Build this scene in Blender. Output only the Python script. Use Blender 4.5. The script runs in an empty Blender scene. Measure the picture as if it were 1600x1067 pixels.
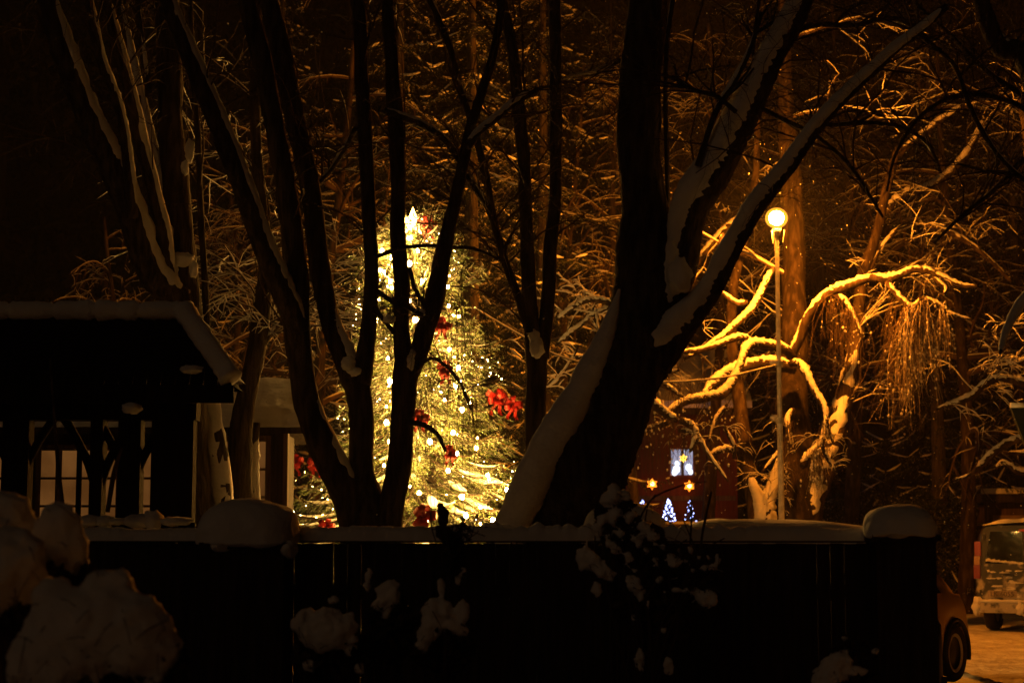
import bpy, bmesh, math, random
import numpy as np
from mathutils import Vector, Matrix, noise

random.seed(7)
RNG = np.random.default_rng(7)
scn = bpy.context.scene
col = scn.collection
R = math.radians

# ------------------------------------------------------------------ camera
F = 2800.0                      # focal length in photo pixels (1600 wide)
CAMZ = 1.6
PITCH = math.atan((850 - 533.5) / F)
cam_d = bpy.data.cameras.new('camera')
cam_d.sensor_width = 36.0
cam_d.lens = F / 1600 * 36
cam_d.clip_end = 500
cam_d.dof.use_dof = True
cam_d.dof.focus_distance = 18.0
cam_d.dof.aperture_fstop = 2.8
cam = bpy.data.objects.new('camera', cam_d)
cam.location = (0, 0, CAMZ)
cam.rotation_euler = (R(90) + PITCH, 0, 0)
col.objects.link(cam)
scn.camera = cam

# ------------------------------------------------------------------ world, dim glow of the town
w = bpy.data.worlds.new('World')
scn.world = w
w.use_nodes = True
nt = w.node_tree
bg = nt.nodes['Background']
sky = nt.nodes.new('ShaderNodeTexSky')
sky.sky_type = 'NISHITA'
sky.sun_disc = False
sky.sun_elevation = R(0.5)
sky.sun_rotation = R(200)
nt.links.new(sky.outputs[0], bg.inputs[0])
bg.inputs[1].default_value = 0.0001

sd = bpy.data.lights.new('night_glow', 'SUN')
sd.energy = 0.038
sd.color = (1, .56, .28)
sd.angle = R(40)
so = bpy.data.objects.new('night_glow', sd)
so.rotation_euler = (R(64), 0, R(-34))
col.objects.link(so)

scn.view_settings.view_transform = 'Standard'
scn.view_settings.look = 'None'
scn.view_settings.exposure = 0
scn.cycles.use_denoising = True
scn.cycles.max_bounces = 4
scn.cycles.diffuse_bounces = 2
scn.cycles.glossy_bounces = 3
scn.cycles.transparent_max_bounces = 6
scn.cycles.volume_bounces = 0
scn.cycles.caustics_reflective = False
scn.cycles.caustics_refractive = False
scn.cycles.sample_clamp_indirect = 2.0

# ------------------------------------------------------------------ helpers
cp, sp = math.cos(PITCH), math.sin(PITCH)
def P(px, py, d):
    """point seen at photo pixel (px, py) at distance d in front of the camera"""
    x = (px - 800) / F
    y = (533.5 - py) / F
    wy = cp - sp * y
    wz = sp + cp * y
    return np.array([x * d / wy, d, CAMZ + wz * d / wy])
def M(wpx, d):
    return wpx * d / F

class MB:
    def __init__(s):
        s.v = []; s.f = []; s.n = 0; s.smooth = True
    def add(s, v, f):
        v = np.asarray(v, float)
        s.v.append(v); s.f.append(np.asarray(f, int) + s.n); s.n += len(v)
    def mesh(s, name, mat, smooth=True):
        me = bpy.data.meshes.new(name)
        if s.n:
            V = np.concatenate(s.v)
            me.vertices.add(len(V)); me.vertices.foreach_set('co', V.astype(np.float32).ravel())
            sizes = np.concatenate([np.full(len(f), f.shape[1]) for f in s.f])
            loops = np.concatenate([f.ravel() for f in s.f])
            me.loops.add(len(loops)); me.loops.foreach_set('vertex_index', loops.astype(np.int32))
            me.polygons.add(len(sizes))
            st = np.concatenate([[0], np.cumsum(sizes)[:-1]])
            me.polygons.foreach_set('loop_start', st.astype(np.int32))
            me.polygons.foreach_set('loop_total', sizes.astype(np.int32))
            me.polygons.foreach_set('use_smooth', np.full(len(sizes), smooth))
            me.update(calc_edges=True)
            me.validate()
        me.materials.append(mat)
        return me
    def build(s, name, mat, parent=None, smooth=True):
        return link(name, s.mesh(name, mat, smooth), parent)
    # shapes
    def box(s, x0, x1, y0, y1, z0, z1, mat4=None):
        v = np.array([[x, y, z] for x in (x0, x1) for y in (y0, y1) for z in (z0, z1)], float)
        if mat4 is not None:
            v = np.array([tuple(mat4 @ Vector(p)) for p in v])
        s.add(v, [[0, 1, 3, 2], [4, 6, 7, 5], [0, 4, 5, 1], [2, 3, 7, 6], [0, 2, 6, 4], [1, 5, 7, 3]])
    def bar(s, a, b, wx, wz):
        a = Vector(a); b = Vector(b); d = (b - a)
        q = d.to_track_quat('Z', 'Y').to_matrix().to_4x4()
        q.translation = a
        s.box(-wx / 2, wx / 2, -wz / 2, wz / 2, 0, d.length, q)
    def tube(s, pts, rad, sides=8, cap=True, nz=0.0, off=None, rad2=None):
        """tube along pts; rad per point; off = (N,3) offset directions used as the local 'up' axis with rad2 radius along it"""
        p = np.asarray(pts, float); n = len(p)
        r = np.broadcast_to(np.asarray(rad, float), (n,)).copy()
        t = np.gradient(p, axis=0)
        t /= np.linalg.norm(t, axis=1, keepdims=True) + 1e-12
        if off is None:
            ref = np.array([0.13, -0.97, 0.21]) if abs(t[:, 1]).mean() < .8 else np.array([1., 0, 0])
            u = np.cross(t, ref)
        else:
            u = off - (off * t).sum(1, keepdims=True) * t
        u /= np.linalg.norm(u, axis=1, keepdims=True) + 1e-12
        v = np.cross(t, u)
        a = np.linspace(0, 2 * np.pi, sides, endpoint=False)
        ru = r if rad2 is None else rad2
        ring = (p[:, None] + u[:, None] * (np.cos(a)[None, :, None] * ru[:, None, None])
                + v[:, None] * (np.sin(a)[None, :, None] * r[:, None, None]))
        if nz > 0:
            j = RNG.normal(0, nz, (n, sides))
            ring = p[:, None] + (ring - p[:, None]) * (1 + j[:, :, None])
        V = ring.reshape(-1, 3)
        i = np.arange(n - 1)[:, None] * sides
        k = np.arange(sides)[None]
        k2 = (k + 1) % sides
        f = np.stack([i + k, i + k2, i + sides + k2, i + sides + k], -1).reshape(-1, 4)
        s.add(V, f)
        if cap:
            b0 = s.n - len(V)
            c = np.array([p[0], p[-1]])
            e = s.n
            s.add(c, np.zeros((0, 3), int))
            kk = np.arange(sides); kk2 = (kk + 1) % sides
            f1 = np.stack([np.full(sides, e), b0 + kk2, b0 + kk], -1)
            o = b0 + (n - 1) * sides
            f2 = np.stack([np.full(sides, e + 1), o + kk, o + kk2], -1)
            s.f.append(np.concatenate([f1, f2]))
    def lathe(s, prof, c=(0, 0, 0), sides=24, m=None):
        pr = np.array(prof, float); n = len(pr)
        a = np.linspace(0, 2 * np.pi, sides, endpoint=False)
        V = np.stack([pr[:, 0, None] * np.cos(a), pr[:, 0, None] * np.sin(a), np.repeat(pr[:, 1, None], sides, 1)], -1).reshape(-1, 3)
        if m is not None: V = np.array([tuple(m @ Vector(p)) for p in V])
        V = V + np.array(c)
        i = np.arange(n - 1)[:, None] * sides; k = np.arange(sides)[None]; k2 = (k + 1) % sides
        s.add(V, np.stack([i + k, i + k2, i + sides + k2, i + sides + k], -1).reshape(-1, 4))
    def blob(s, c, r, nz=.15, fr=2.0, sub=3, seed=0):
        v, f = ico(sub)
        c = np.asarray(c, float); r = np.broadcast_to(np.asarray(r, float), (3,))
        V = v * r
        o = Vector((seed * 3.7, seed * 1.3, seed * 7.1))
        k = fr / max(r)
        d = np.array([noise.noise(Vector(q) * k + o) + .5 * noise.noise(Vector(q) * k * 2.3 + o) for q in V])
        V = V * (1 + nz * d[:, None])
        s.add(V + c, f)
_ico = {}
def ico(sub):
    if sub not in _ico:
        b = bmesh.new(); bmesh.ops.create_icosphere(b, subdivisions=sub, radius=1)
        _ico[sub] = (np.array([tuple(v.co) for v in b.verts]), np.array([[v.index for v in f.verts] for f in b.faces]))
        b.free()
    return _ico[sub]

def link(name, me, parent=None):
    o = bpy.data.objects.new(name, me); col.objects.link(o)
    if parent is not None: o.parent = parent
    return o
def tag(o, label=None, cat=None, group=None, kind=None):
    if label: o['label'] = label
    if cat: o['category'] = cat
    if group: o['group'] = group
    if kind: o['kind'] = kind
    return o
def empty(name, loc, label, cat, group=None, rz=0):
    o = bpy.data.objects.new(name, None); o.location = [float(q) for q in loc]; o.rotation_euler = (0, 0, rz)
    o.empty_display_size = .2
    col.objects.link(o)
    return tag(o, label, cat, group)
def shift(o, root):
    """child meshes are built in world coordinates: bring them to the root's frame"""
    o.data.transform(Matrix.Translation(-Vector(root.location)))
    return o
def copy_tree(o, parent=None):
    c = o.copy(); col.objects.link(c); c.parent = parent
    for ch in [q for q in bpy.data.objects if q.parent == o]:
        copy_tree(ch, c)
    return c

# ------------------------------------------------------------------ materials
def mat(name, rgb=(.5, .5, .5), rough=.8, metal=0, spec=.5, emit=None, es=0):
    m = bpy.data.materials.new(name); m.use_nodes = True
    b = m.node_tree.nodes['Principled BSDF']
    b.inputs['Base Color'].default_value = (*rgb, 1)
    b.inputs['Roughness'].default_value = rough
    b.inputs['Metallic'].default_value = metal
    b.inputs['Specular IOR Level'].default_value = spec
    if emit:
        b.inputs['Emission Color'].default_value = (*emit, 1)
        b.inputs['Emission Strength'].default_value = es
    return m
def nodes(m): return m.node_tree.nodes, m.node_tree.links, m.node_tree.nodes['Principled BSDF']
def noisy(m, c1, c2, scale=5, detail=6, bump=.3, bscale=None, stretch=None, dist=.02, lo=.35, hi=.65):
    n, l, b = nodes(m)
    tc = n.new('ShaderNodeTexCoord'); mp = n.new('ShaderNodeMapping')
    l.new(tc.outputs['Object'], mp.inputs[0])
    if stretch: mp.inputs['Scale'].default_value = stretch
    t = n.new('ShaderNodeTexNoise'); t.inputs['Scale'].default_value = scale; t.inputs['Detail'].default_value = detail
    l.new(mp.outputs[0], t.inputs['Vector'])
    r = n.new('ShaderNodeValToRGB')
    r.color_ramp.elements[0].position = lo; r.color_ramp.elements[1].position = hi
    r.color_ramp.elements[0].color = (*c1, 1); r.color_ramp.elements[1].color = (*c2, 1)
    l.new(t.outputs['Fac'], r.inputs[0]); l.new(r.outputs[0], b.inputs['Base Color'])
    if bump:
        t2 = n.new('ShaderNodeTexNoise'); t2.inputs['Scale'].default_value = bscale or scale * 3; t2.inputs['Detail'].default_value = 8
        l.new(mp.outputs[0], t2.inputs['Vector'])
        bp = n.new('ShaderNodeBump'); bp.inputs['Strength'].default_value = bump; bp.inputs['Distance'].default_value = dist
        l.new(t2.outputs['Fac'], bp.inputs['Height']); l.new(bp.outputs[0], b.inputs['Normal'])
    return m
def top_snow(m, lo=.35, hi=.7, nsc=9):
    """snow lying on whatever faces upward"""
    n, l, b = nodes(m)
    src = b.inputs['Base Color'].links[0].from_socket if b.inputs['Base Color'].links else None
    g = n.new('ShaderNodeNewGeometry'); sx = n.new('ShaderNodeSeparateXYZ'); l.new(g.outputs['Normal'], sx.inputs[0])
    t = n.new('ShaderNodeTexNoise'); t.inputs['Scale'].default_value = nsc
    tc = n.new('ShaderNodeTexCoord'); l.new(tc.outputs['Object'], t.inputs['Vector'])
    ma = n.new('ShaderNodeMath'); ma.operation = 'MULTIPLY_ADD'; l.new(t.outputs['Fac'], ma.inputs[0]); ma.inputs[1].default_value = .8; 
    ab = n.new('ShaderNodeMath'); ab.operation = 'ABSOLUTE'; l.new(sx.outputs['Z'], ab.inputs[0])
    sb = n.new('ShaderNodeMath'); sb.operation = 'SUBTRACT'; l.new(ab.outputs[0], sb.inputs[0]); sb.inputs[1].default_value = .4
    l.new(sb.outputs[0], ma.inputs[2])
    mr = n.new('ShaderNodeMapRange'); mr.inputs['From Min'].default_value = lo; mr.inputs['From Max'].default_value = hi
    l.new(ma.outputs[0], mr.inputs['Value'])
    mx = n.new('ShaderNodeMix'); mx.data_type = 'RGBA'
    l.new(mr.outputs[0], mx.inputs['Factor'])
    if src: l.new(src, mx.inputs['A'])
    else: mx.inputs['A'].default_value = b.inputs['Base Color'].default_value
    mx.inputs['B'].default_value = (.8, .8, .8, 1)
    l.new(mx.outputs['Result'], b.inputs['Base Color'])
    return m

SNOW = noisy(mat('snow', rough=.9, spec=.2), (.74, .74, .76), (.86, .86, .86), 3, bump=.5, bscale=14, dist=.03)
SNOWR = noisy(mat('snow_on_bark', rough=.9, spec=.2), (.72, .72, .73), (.85, .85, .85), 6, bump=.5, bscale=25, dist=.02)
BARK = noisy(mat('bark', rough=.95, spec=.15), (.03, .024, .018), (.10, .08, .06), 6, bump=.9, bscale=14, stretch=(3, 3, .6), dist=.04)
BARK2 = noisy(mat('frosty_bark', rough=.95, spec=.15), (.03, .02, .014), (.13, .095, .07), 3.5, bump=.8, bscale=14, stretch=(3, 3, .8), dist=.03, lo=.45, hi=.8)
TWIG = mat('twig_bark', (.06, .045, .035), .9, spec=.15)
TWIG2 = mat('frosted_twig', (.09, .06, .04), .9, spec=.15)
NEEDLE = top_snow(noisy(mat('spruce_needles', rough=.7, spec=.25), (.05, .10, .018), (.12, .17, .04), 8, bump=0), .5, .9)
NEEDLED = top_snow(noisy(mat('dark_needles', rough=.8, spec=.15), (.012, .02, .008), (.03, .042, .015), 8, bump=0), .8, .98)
WOOD = noisy(mat('dark_boards', rough=.85, spec=.2), (.018, .013, .01), (.05, .036, .025), 4, bump=.5, stretch=(6, 6, .5))
WOODS = noisy(mat('tarred_boards', rough=.9, spec=.1), (.007, .005, .004), (.018, .013, .009), 4, bump=.5, stretch=(6, 6, .5))
WOODR = noisy(mat('brown_boards', rough=.85, spec=.2), (.05, .03, .018), (.13, .08, .05), 4, bump=.5, stretch=(6, 6, .5))
REDW = noisy(mat('red_boards', rough=.85, spec=.2), (.09, .016, .009), (.14, .028, .014), 3, bump=.4, stretch=(6, 6, .5))
METAL = noisy(mat('galvanised_steel', rough=.5, metal=.3), (.38, .38, .37), (.5, .5, .49), 20, bump=.1)
BLACK = mat('black_plastic', (.012, .012, .012), .5)
RUBBER = noisy(mat('tyre_rubber', rough=.85), (.012, .012, .012), (.035, .03, .028), 20, bump=.4)
GLASS = mat('dark_car_glass', (.01, .011, .012), .04, spec=.8)
RIBBON = mat('red_ribbon', (.20, .004, .004), .45, spec=.4)
LIT_TWIG = mat('lit_rimed_twig', (.42, .36, .30), .9, spec=.1)  # frosted twigs coloured paler so they seem to catch the lamp light
def emitter(name, c, s): return mat(name, (0, 0, 0), .5, emit=c, es=s)
LAMPC = (1, .255, .012)
LAMPM = emitter('sodium_glow', LAMPC, 4300)
BULB = emitter('warm_bulb_glow', (1, .48, .09), 1200)
BULBS = emitter('fairy_light_glow', (1, .54, .14), 260)
TOPL = emitter('topper_glow', (1, .52, .13), 25)
STARM = emitter('star_lantern_glow', (1, .22, .012), 3.2)
STARC = emitter('star_core_glow', (1, .5, .08), 24)
BLUEB = emitter('blue_white_glow', (.36, .42, 1), 7)
LEAF = noisy(mat('dry_leaves', rough=.8, spec=.2), (.03, .028, .015), (.07, .05, .025), 9, bump=0)

# ground
def ground_mat():
    m = noisy(mat('trodden_snow', rough=.85, spec=.3), (.55, .5, .44), (.82, .8, .78), 1.6, bump=1.0, bscale=7, dist=.12, detail=9)
    return m
def grid(x0, x1, y0, y1, nx, ny, zf):
    xs = np.linspace(x0, x1, nx); ys = np.linspace(y0, y1, ny)
    X, Y = np.meshgrid(xs, ys)
    Z = np.vectorize(zf)(X, Y)
    V = np.stack([X, Y, Z], -1).reshape(-1, 3)
    i = np.arange(ny - 1)[:, None] * nx + np.arange(nx - 1)[None]
    return V, np.stack([i, i + 1, i + nx + 1, i + nx], -1).reshape(-1, 4)
g = MB()
g.add(*grid(-140, 140, -10, 200, 140, 105, lambda x, y: 0.02 * noise.noise(Vector((x * .3, y * .3, 0))) - .03))
tag(g.build('ground', SNOW), kind='structure')
g = MB()
g.add(*grid(5.6, 18, 12, 41.5, 130, 300, lambda x, y: 0.03 + .03 * noise.noise(Vector((x * 1.6, y * .9, 3))) + .015 * noise.noise(Vector((x * 5, y * 4, 3)))))
tag(g.build('road', ground_mat()), kind='structure')

# ------------------------------------------------------------------ traced limbs
def catmull(pts, n=6):
    p = np.array(pts, float)
    q = np.vstack([2 * p[0] - p[1], p, 2 * p[-1] - p[-2]])
    out = []
    for i in range(1, len(q) - 2):
        for k in range(n):
            t = k / n
            a, b, c, d = q[i - 1], q[i], q[i + 1], q[i + 2]
            out.append(.5 * ((2 * b) + (c - a) * t + (2 * a - 5 * b + 4 * c - d) * t * t + (3 * b - a - 3 * c + d) * t ** 3))
    out.append(q[-2])
    return np.array(out)
def trace(ctrl, d0, d1=None, n=6):
    """ctrl: (px, py, width px [, depth]) -> world points, radii"""
    if d1 is None: d1 = d0
    c = []
    for i, q in enumerate(ctrl):
        t = i / max(1, len(ctrl) - 1)
        d = d0 + (d1 - d0) * t
        w_ = P(q[0], q[1], d)
        c.append([*w_, M(q[2], d) / 2])
    r = catmull(c, n)
    return r[:, :3], np.maximum(r[:, 3], .003)
UP = np.array([0, 0, 1.])
def snow_on(mb, pts, rad, amount=1.0, lo=.2, hi=.5, sides=10, jag=.12, minlen=3, lift=.42, wide=.80, clumpy=.25, grow=.006, wind=None, thick=.72):
    pts = np.asarray(pts); rad = np.asarray(rad)
    t = np.gradient(pts, axis=0); t /= np.linalg.norm(t, axis=1, keepdims=True) + 1e-12
    up = UP - t[:, 2:3] * t
    if wind is not None: up = up + np.asarray(wind) - (t @ np.asarray(wind))[:, None] * t
    m = np.linalg.norm(up, axis=1)
    u = up / (m[:, None] + 1e-9)
    s_ = np.clip((m - lo) / (hi - lo), 0, 1) * amount
    n = len(pts)
    o = random.random() * 99
    cl = np.array([1 + clumpy * 1.6 * noise.noise(Vector(p * (1.1 / max(.03, r))) * .35 + Vector((o, 0, 0))) for p, r in zip(pts, rad)])
    s_ = s_ * cl
    i = 0
    while i < n:
        if s_[i] < .12: i += 1; continue
        j = i
        while j < n and s_[j] >= .12: j += 1
        if j - i >= minlen:
            sl = slice(i, j)
            L = j - i
            e = np.minimum(1, np.minimum(np.arange(L) + .35, L - .65 - np.arange(L)) / min(2, L / 2))
            k = s_[sl] * np.clip(e, .15, 1)
            rr = rad[sl]
            us = u[sl]; c = pts[sl] + us * (rr * lift)[:, None]
            if L > 9:
                sm_ = lambda A: np.stack([np.convolve(np.pad(A[:, q], 4, 'edge'), np.ones(9) / 9, 'valid') for q in range(A.shape[1])], 1)
                c = sm_(c); us = sm_(us); rr = sm_(rr[:, None])[:, 0]; k = sm_(k[:, None])[:, 0] * np.clip(e, .3, 1)
            mb.tube(c, (rr * wide + grow) * np.minimum(1, .35 + .65 * k), sides, nz=jag * .5, off=us, rad2=(rr * thick + grow * 1.6) * np.clip(k, .2, 1.3))
        i = j

class Tree:
    def __init__(s, name, base, label, group, cat='tree', bark=BARK, snow=SNOWR, twig=TWIG):
        s.root = empty(name, base, label, cat, group)
        s.bark, s.snowm, s.twigm = bark, snow, twig
        s.tw = MB(); s.ts = MB(); s.polys = []
    def limb(s, ctrl, d0, d1=None, name='limb', snow=1.0, n=7, sides=12, **k):
        pts, rad = trace(ctrl, d0, d1, n)
        o_ = random.random() * 50
        rad = rad * np.array([1 + .10 * noise.noise(Vector(p * 3) + Vector((o_, 0, 0))) for p in pts])
        for a in range(3):                       # slight wander of the axis
            pts[:, a] += np.array([.18 * r * noise.noise(Vector(p * 2.2) + Vector((o_ + a * 9, 5, 0))) for p, r in zip(pts, rad)])
        mb = MB(); mb.tube(pts, rad, sides, nz=.025)
        o = shift(mb.build(name, s.bark, s.root), s.root)
        if snow > 0:
            k.setdefault('amount', snow); sm = MB(); snow_on(sm, pts, rad, **k)
            if sm.n: shift(sm.build('snow', s.snowm, o), s.root)
        s.polys.append((pts, rad))
        return pts, rad
    def lump(s, items, d, name='snow_clump', mt=None, off=-.03):
        mb = MB()
        for i, (x, y, rx, ry) in enumerate(items):
            mb.blob(P(x, y, d) - np.array([0, off, 0]), (M(rx, d) * .8, M(min(rx, ry), d) * .7, M(ry, d) * .85), .35, 2.5, 3, i + x * .01)
        shift(mb.build(name, mt or s.snowm, s.root), s.root)
    def spawn(s, per=10, length=1.2, r=.012, fr=(.35, 1), levels=2, droop=.15, snow=.0, which=None, up=.25, spread=1.0):
        for k, (pts, rad) in enumerate(s.polys if which is None else [s.polys[i] for i in which]):
            for j in range(per):
                i = int((fr[0] + (fr[1] - fr[0]) * random.random()) * (len(pts) - 1))
                d = np.array([random.uniform(-1, 1), random.uniform(-.7, .7), random.uniform(-.3, .9)]) * spread
                t = pts[min(i + 1, len(pts) - 1)] - pts[max(i - 1, 0)]; t = t / (np.linalg.norm(t) + 1e-9)
                if t[2] < -.1 and not droop > .5: t = -t
                d = d + t * .5 + UP * up
                grow(s.tw, s.ts if snow else None, pts[i], d, length * random.uniform(.5, 1.2), min(r, rad[i] * .6), levels, droop, snow)
    def finish(s, twigs='twigs', twig_snow='twig_snow'):
        if getattr(s, 'rime', None): shift(s.rime.build('hanging_twigs', LIT_TWIG, s.root), s.root)
        if s.tw.n: shift(s.tw.build(twigs, s.twigm, s.root), s.root)
        if s.ts.n: tag(shift(s.ts.build(twig_snow, s.snowm, s.root), s.root), kind='stuff')
        return s.root

LPX = P(1212, 341, 30.0)
def grow(mb, sm, p0, d, length, r0, levels, droop=.2, snow=1.0, nseg=6, wander=.28, kids=(3, 5), sides=4, kl=(.35, .65)):
    d = np.array(d, float); d /= np.linalg.norm(d) + 1e-9
    p = np.array(p0, float); pts = [p.copy()]
    sl = length / nseg
    for i in range(nseg):
        d = d + RNG.normal(0, wander, 3) * .6 + np.array([0, 0, -droop * (.4 + i / nseg)])
        d /= np.linalg.norm(d)
        p = p + d * sl; pts.append(p.copy())
    pts = np.array(pts); rad = np.linspace(r0, r0 * .35, nseg + 1)
    if LPX is not None and np.linalg.norm(pts - LPX, axis=1).min() < 2.3 and r0 < .04: return
    if r0 < .006: sides = 3
    mb.tube(pts, rad, sides, cap=False)
    if sm is not None and snow > 0:
        t = np.gradient(pts, axis=0); t /= np.linalg.norm(t, axis=1, keepdims=True) + 1e-12
        m = np.sqrt(1 - t[:, 2] ** 2)
        k = np.clip((m - .3) / .4, 0, 1) * snow * RNG.uniform(.5, 1.25, len(pts))
        if k.mean() > .25:
            sr = (rad * .8 + .009) * k
            sr[0] *= .6; sr[-1] *= .3
            sm.tube(pts + UP * (rad * .7 + sr * .4)[:, None], sr, 4 if r0 < .02 else 6, cap=False, nz=.1)
    if levels > 0:
        for _ in range(random.randint(*kids)):
            i = random.randint(1, nseg)
            t = pts[i] - pts[i - 1]; t /= np.linalg.norm(t) + 1e-9
            s_ = RNG.normal(0, 1, 3); s_ -= (s_ @ t) * t; s_ /= np.linalg.norm(s_) + 1e-9
            grow(mb, sm, pts[i], t * .6 + s_ * .8, length * random.uniform(*kl), rad[i] * .65, levels - 1, droop, snow, max(3, nseg - 1), wander, kids, sides, kl)

def droop_spray(mb, sm, p0, n, length, spread, r=.006, snow=.5, branch=2):
    """fine weeping twigs hanging from p0"""
    for k in range(n):
        L = length * random.uniform(.4, 1)
        d = np.array([random.gauss(0, spread), random.gauss(0, spread * .7), -.2])
        p = np.array(p0) + RNG.normal(0, .05, 3); pts = [p.copy()]
        ns = 9
        for i in range(ns):
            d = d * np.array([.86, .86, 1]) + np.array([random.gauss(0, .07), random.gauss(0, .07), -.28])
            dd = d / np.linalg.norm(d)
            p = p + dd * L / ns; pts.append(p.copy())
        pts = np.array(pts); rad = np.linspace(r, r * .4, ns + 1)
        mb.tube(pts, rad, 3, cap=False)
        if sm is not None:
            for i in range(1, ns):
                if random.random() < snow * (.45 if r >= .007 else .15):
                    sm.blob(pts[i], (.008 + .014 * random.random()) * np.array([1, 1, 1.5]), .2, 2, 1, i)
        for b in range(branch):
            i = random.randint(2, ns - 2)
            q = pts[i]; e = np.array([random.gauss(0, .5), random.gauss(0, .5), -.6]); qq = [q]
            for _ in range(4):
                e = e + np.array([0, 0, -.25]); q = q + e / np.linalg.norm(e) * L * .09; qq.append(q)
            mb.tube(np.array(qq), rad[i] * .6, 3, cap=False)

# ================================================================== board fence with its snow
FD = 12.0
def fence():
    x0 = P(128, 848, FD)[0]; x1 = P(1462, 848, FD)[0]; zt = P(0, 848, FD)[2]
    root = empty('board_fence', ((x0 + x1) / 2, FD, 0), 'long dark vertical board fence with a lumpy snow strip along its top', 'fence')
    b = MB(); x = x0
    while x < x1:
        wd = .088 + random.uniform(-.003, .003)
        y = FD + random.uniform(-.004, .004)
        b.box(x, min(x + wd, x1), y, y + .022, .02, zt - random.uniform(0, .006))
        x += wd + random.choice([.0, .0004, .0004, .0008, .0008, .0035])
    shift(b.build('boards', WOOD, root, False), root)
    r = MB()
    for z in (.35, 1.25): r.box(x0, x1, FD + .03, FD + .075, z, z + .09)
    shift(r.build('rail', WOOD, root, False), root)
    r = MB(); r.box(x0, x1, FD - .03, FD + .09, zt + .002, zt + .025)
    shift(r.build('top_board', WOOD, root, False), root)
    # snow cap: a half round strip with uneven height
    s_ = MB(); n = 900; xs = np.linspace(x0, x1, n); a = np.linspace(0, np.pi, 12)
    V = []
    for i, xx in enumerate(xs):
        px = 800 + xx * F / FD * .994
        lump = .5
        if px > 780: lump = 2.4
        if 1180 < px < 1350: lump = .5
        h = .088 + .03 * noise.noise(Vector((xx * 2, 0, 3))) + lump * .017 * (abs(noise.noise(Vector((xx * 9, 3, 0)))) * 2 - .4) + .010 * noise.noise(Vector((xx * 5.3, 9, 0))) + .006 * noise.noise(Vector((xx * 40, 1, 0)))
        if px < 465: h *= .8
        wd = .085 + .012 * noise.noise(Vector((xx * 9, 7, 0)))
        for q in a:
            V.append([xx, FD + .03 - wd * math.cos(q) * (1 + .06 * noise.noise(Vector((xx * 18, q * 2, 4)))), zt + .026 - .012 * (abs(math.cos(q)) > .98) + h * math.sin(q) ** .7])
    k = len(a)
    i = np.arange(n - 1)[:, None] * k + np.arange(k - 1)[None]
    s_.add(V, np.stack([i, i + 1, i + k + 1, i + k], -1).reshape(-1, 4))
    shift(s_.build('snow_cap', SNOW, root), root)
    # thin dry stalks leaning over the snow
    return root
fence()

def pillar(px0, px1, pytop, pyb, cap, label, d=FD - .12, seed=0, group='fence posts with snow caps'):
    xa = P(px0, pyb, d)[0]; xb = P(px1, pyb, d)[0]; zb = P(0, pyb, d)[2]; zt = P(0, pytop, d)[2]
    cx = (xa + xb) / 2; w_ = xb - xa
    root = empty('fence_post', (cx, d, 0), label, 'fence post', group)
    b = MB(); hw = w_ * .40
    b.box(cx - hw, cx + hw, d - .17, d + .17, 0, zb - .05)
    shift(b.build('post', WOOD, root, False), root)
    b = MB(); b.box(cx - hw - .03, cx + hw + .03, d - .2, d + .2, zb - .048, zb - .005)
    shift(b.build('cap_board', WOOD, root, False), root)
    s_ = MB(); v, f = ico(5); h = (zt - zb)
    V = v.copy()
    p = 2.6                                    # superellipsoid cap
    V = np.sign(V) * np.abs(V) ** (2 / p * 1.0)
    nn = (np.abs(V) ** p).sum(1) ** (1 / p); V = V / nn[:, None]
    z = V[:, 2]
    V[:, 2] = np.where(z < 0, z * .12, z)
    V = V * np.array([w_ / 2, .27, h])
    V += np.array([[.035 * noise.noise(Vector(q) * 3.5 + Vector((seed, 0, 0))) + .012 * noise.noise(Vector(q) * 14 + Vector((seed, 0, 0)))] * 3 for q in V]) * np.array([1, 1, .8])
    s_.add(V + np.array([cx, d, zb]), f)
    for c in cap:
        s_.blob(P(c[0], c[1], d - .12), (M(c[2], d), .12, M(c[3], d)), .2, 2, 3, c[0])
    shift(s_.build('snow_cap', SNOW, root), root)
pillar(311, 464, 778, 846, [(452, 858, 13, 14), (345, 852, 20, 12)], 'square wooden fence post under a wide rounded snow cap below the thin dark tree', seed=1)
pillar(1349, 1464, 786, 834, [(1400, 834, 30, 10)], 'fence end post under a mushroom shaped snow cap beside the parked yellow car', seed=7)
pillar(908, 1040, 784, 846, [(930, 830, 22, 14)], 'fence post under a domed snow cap behind the snowy rose bush', d=FD + .4, seed=14)

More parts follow.
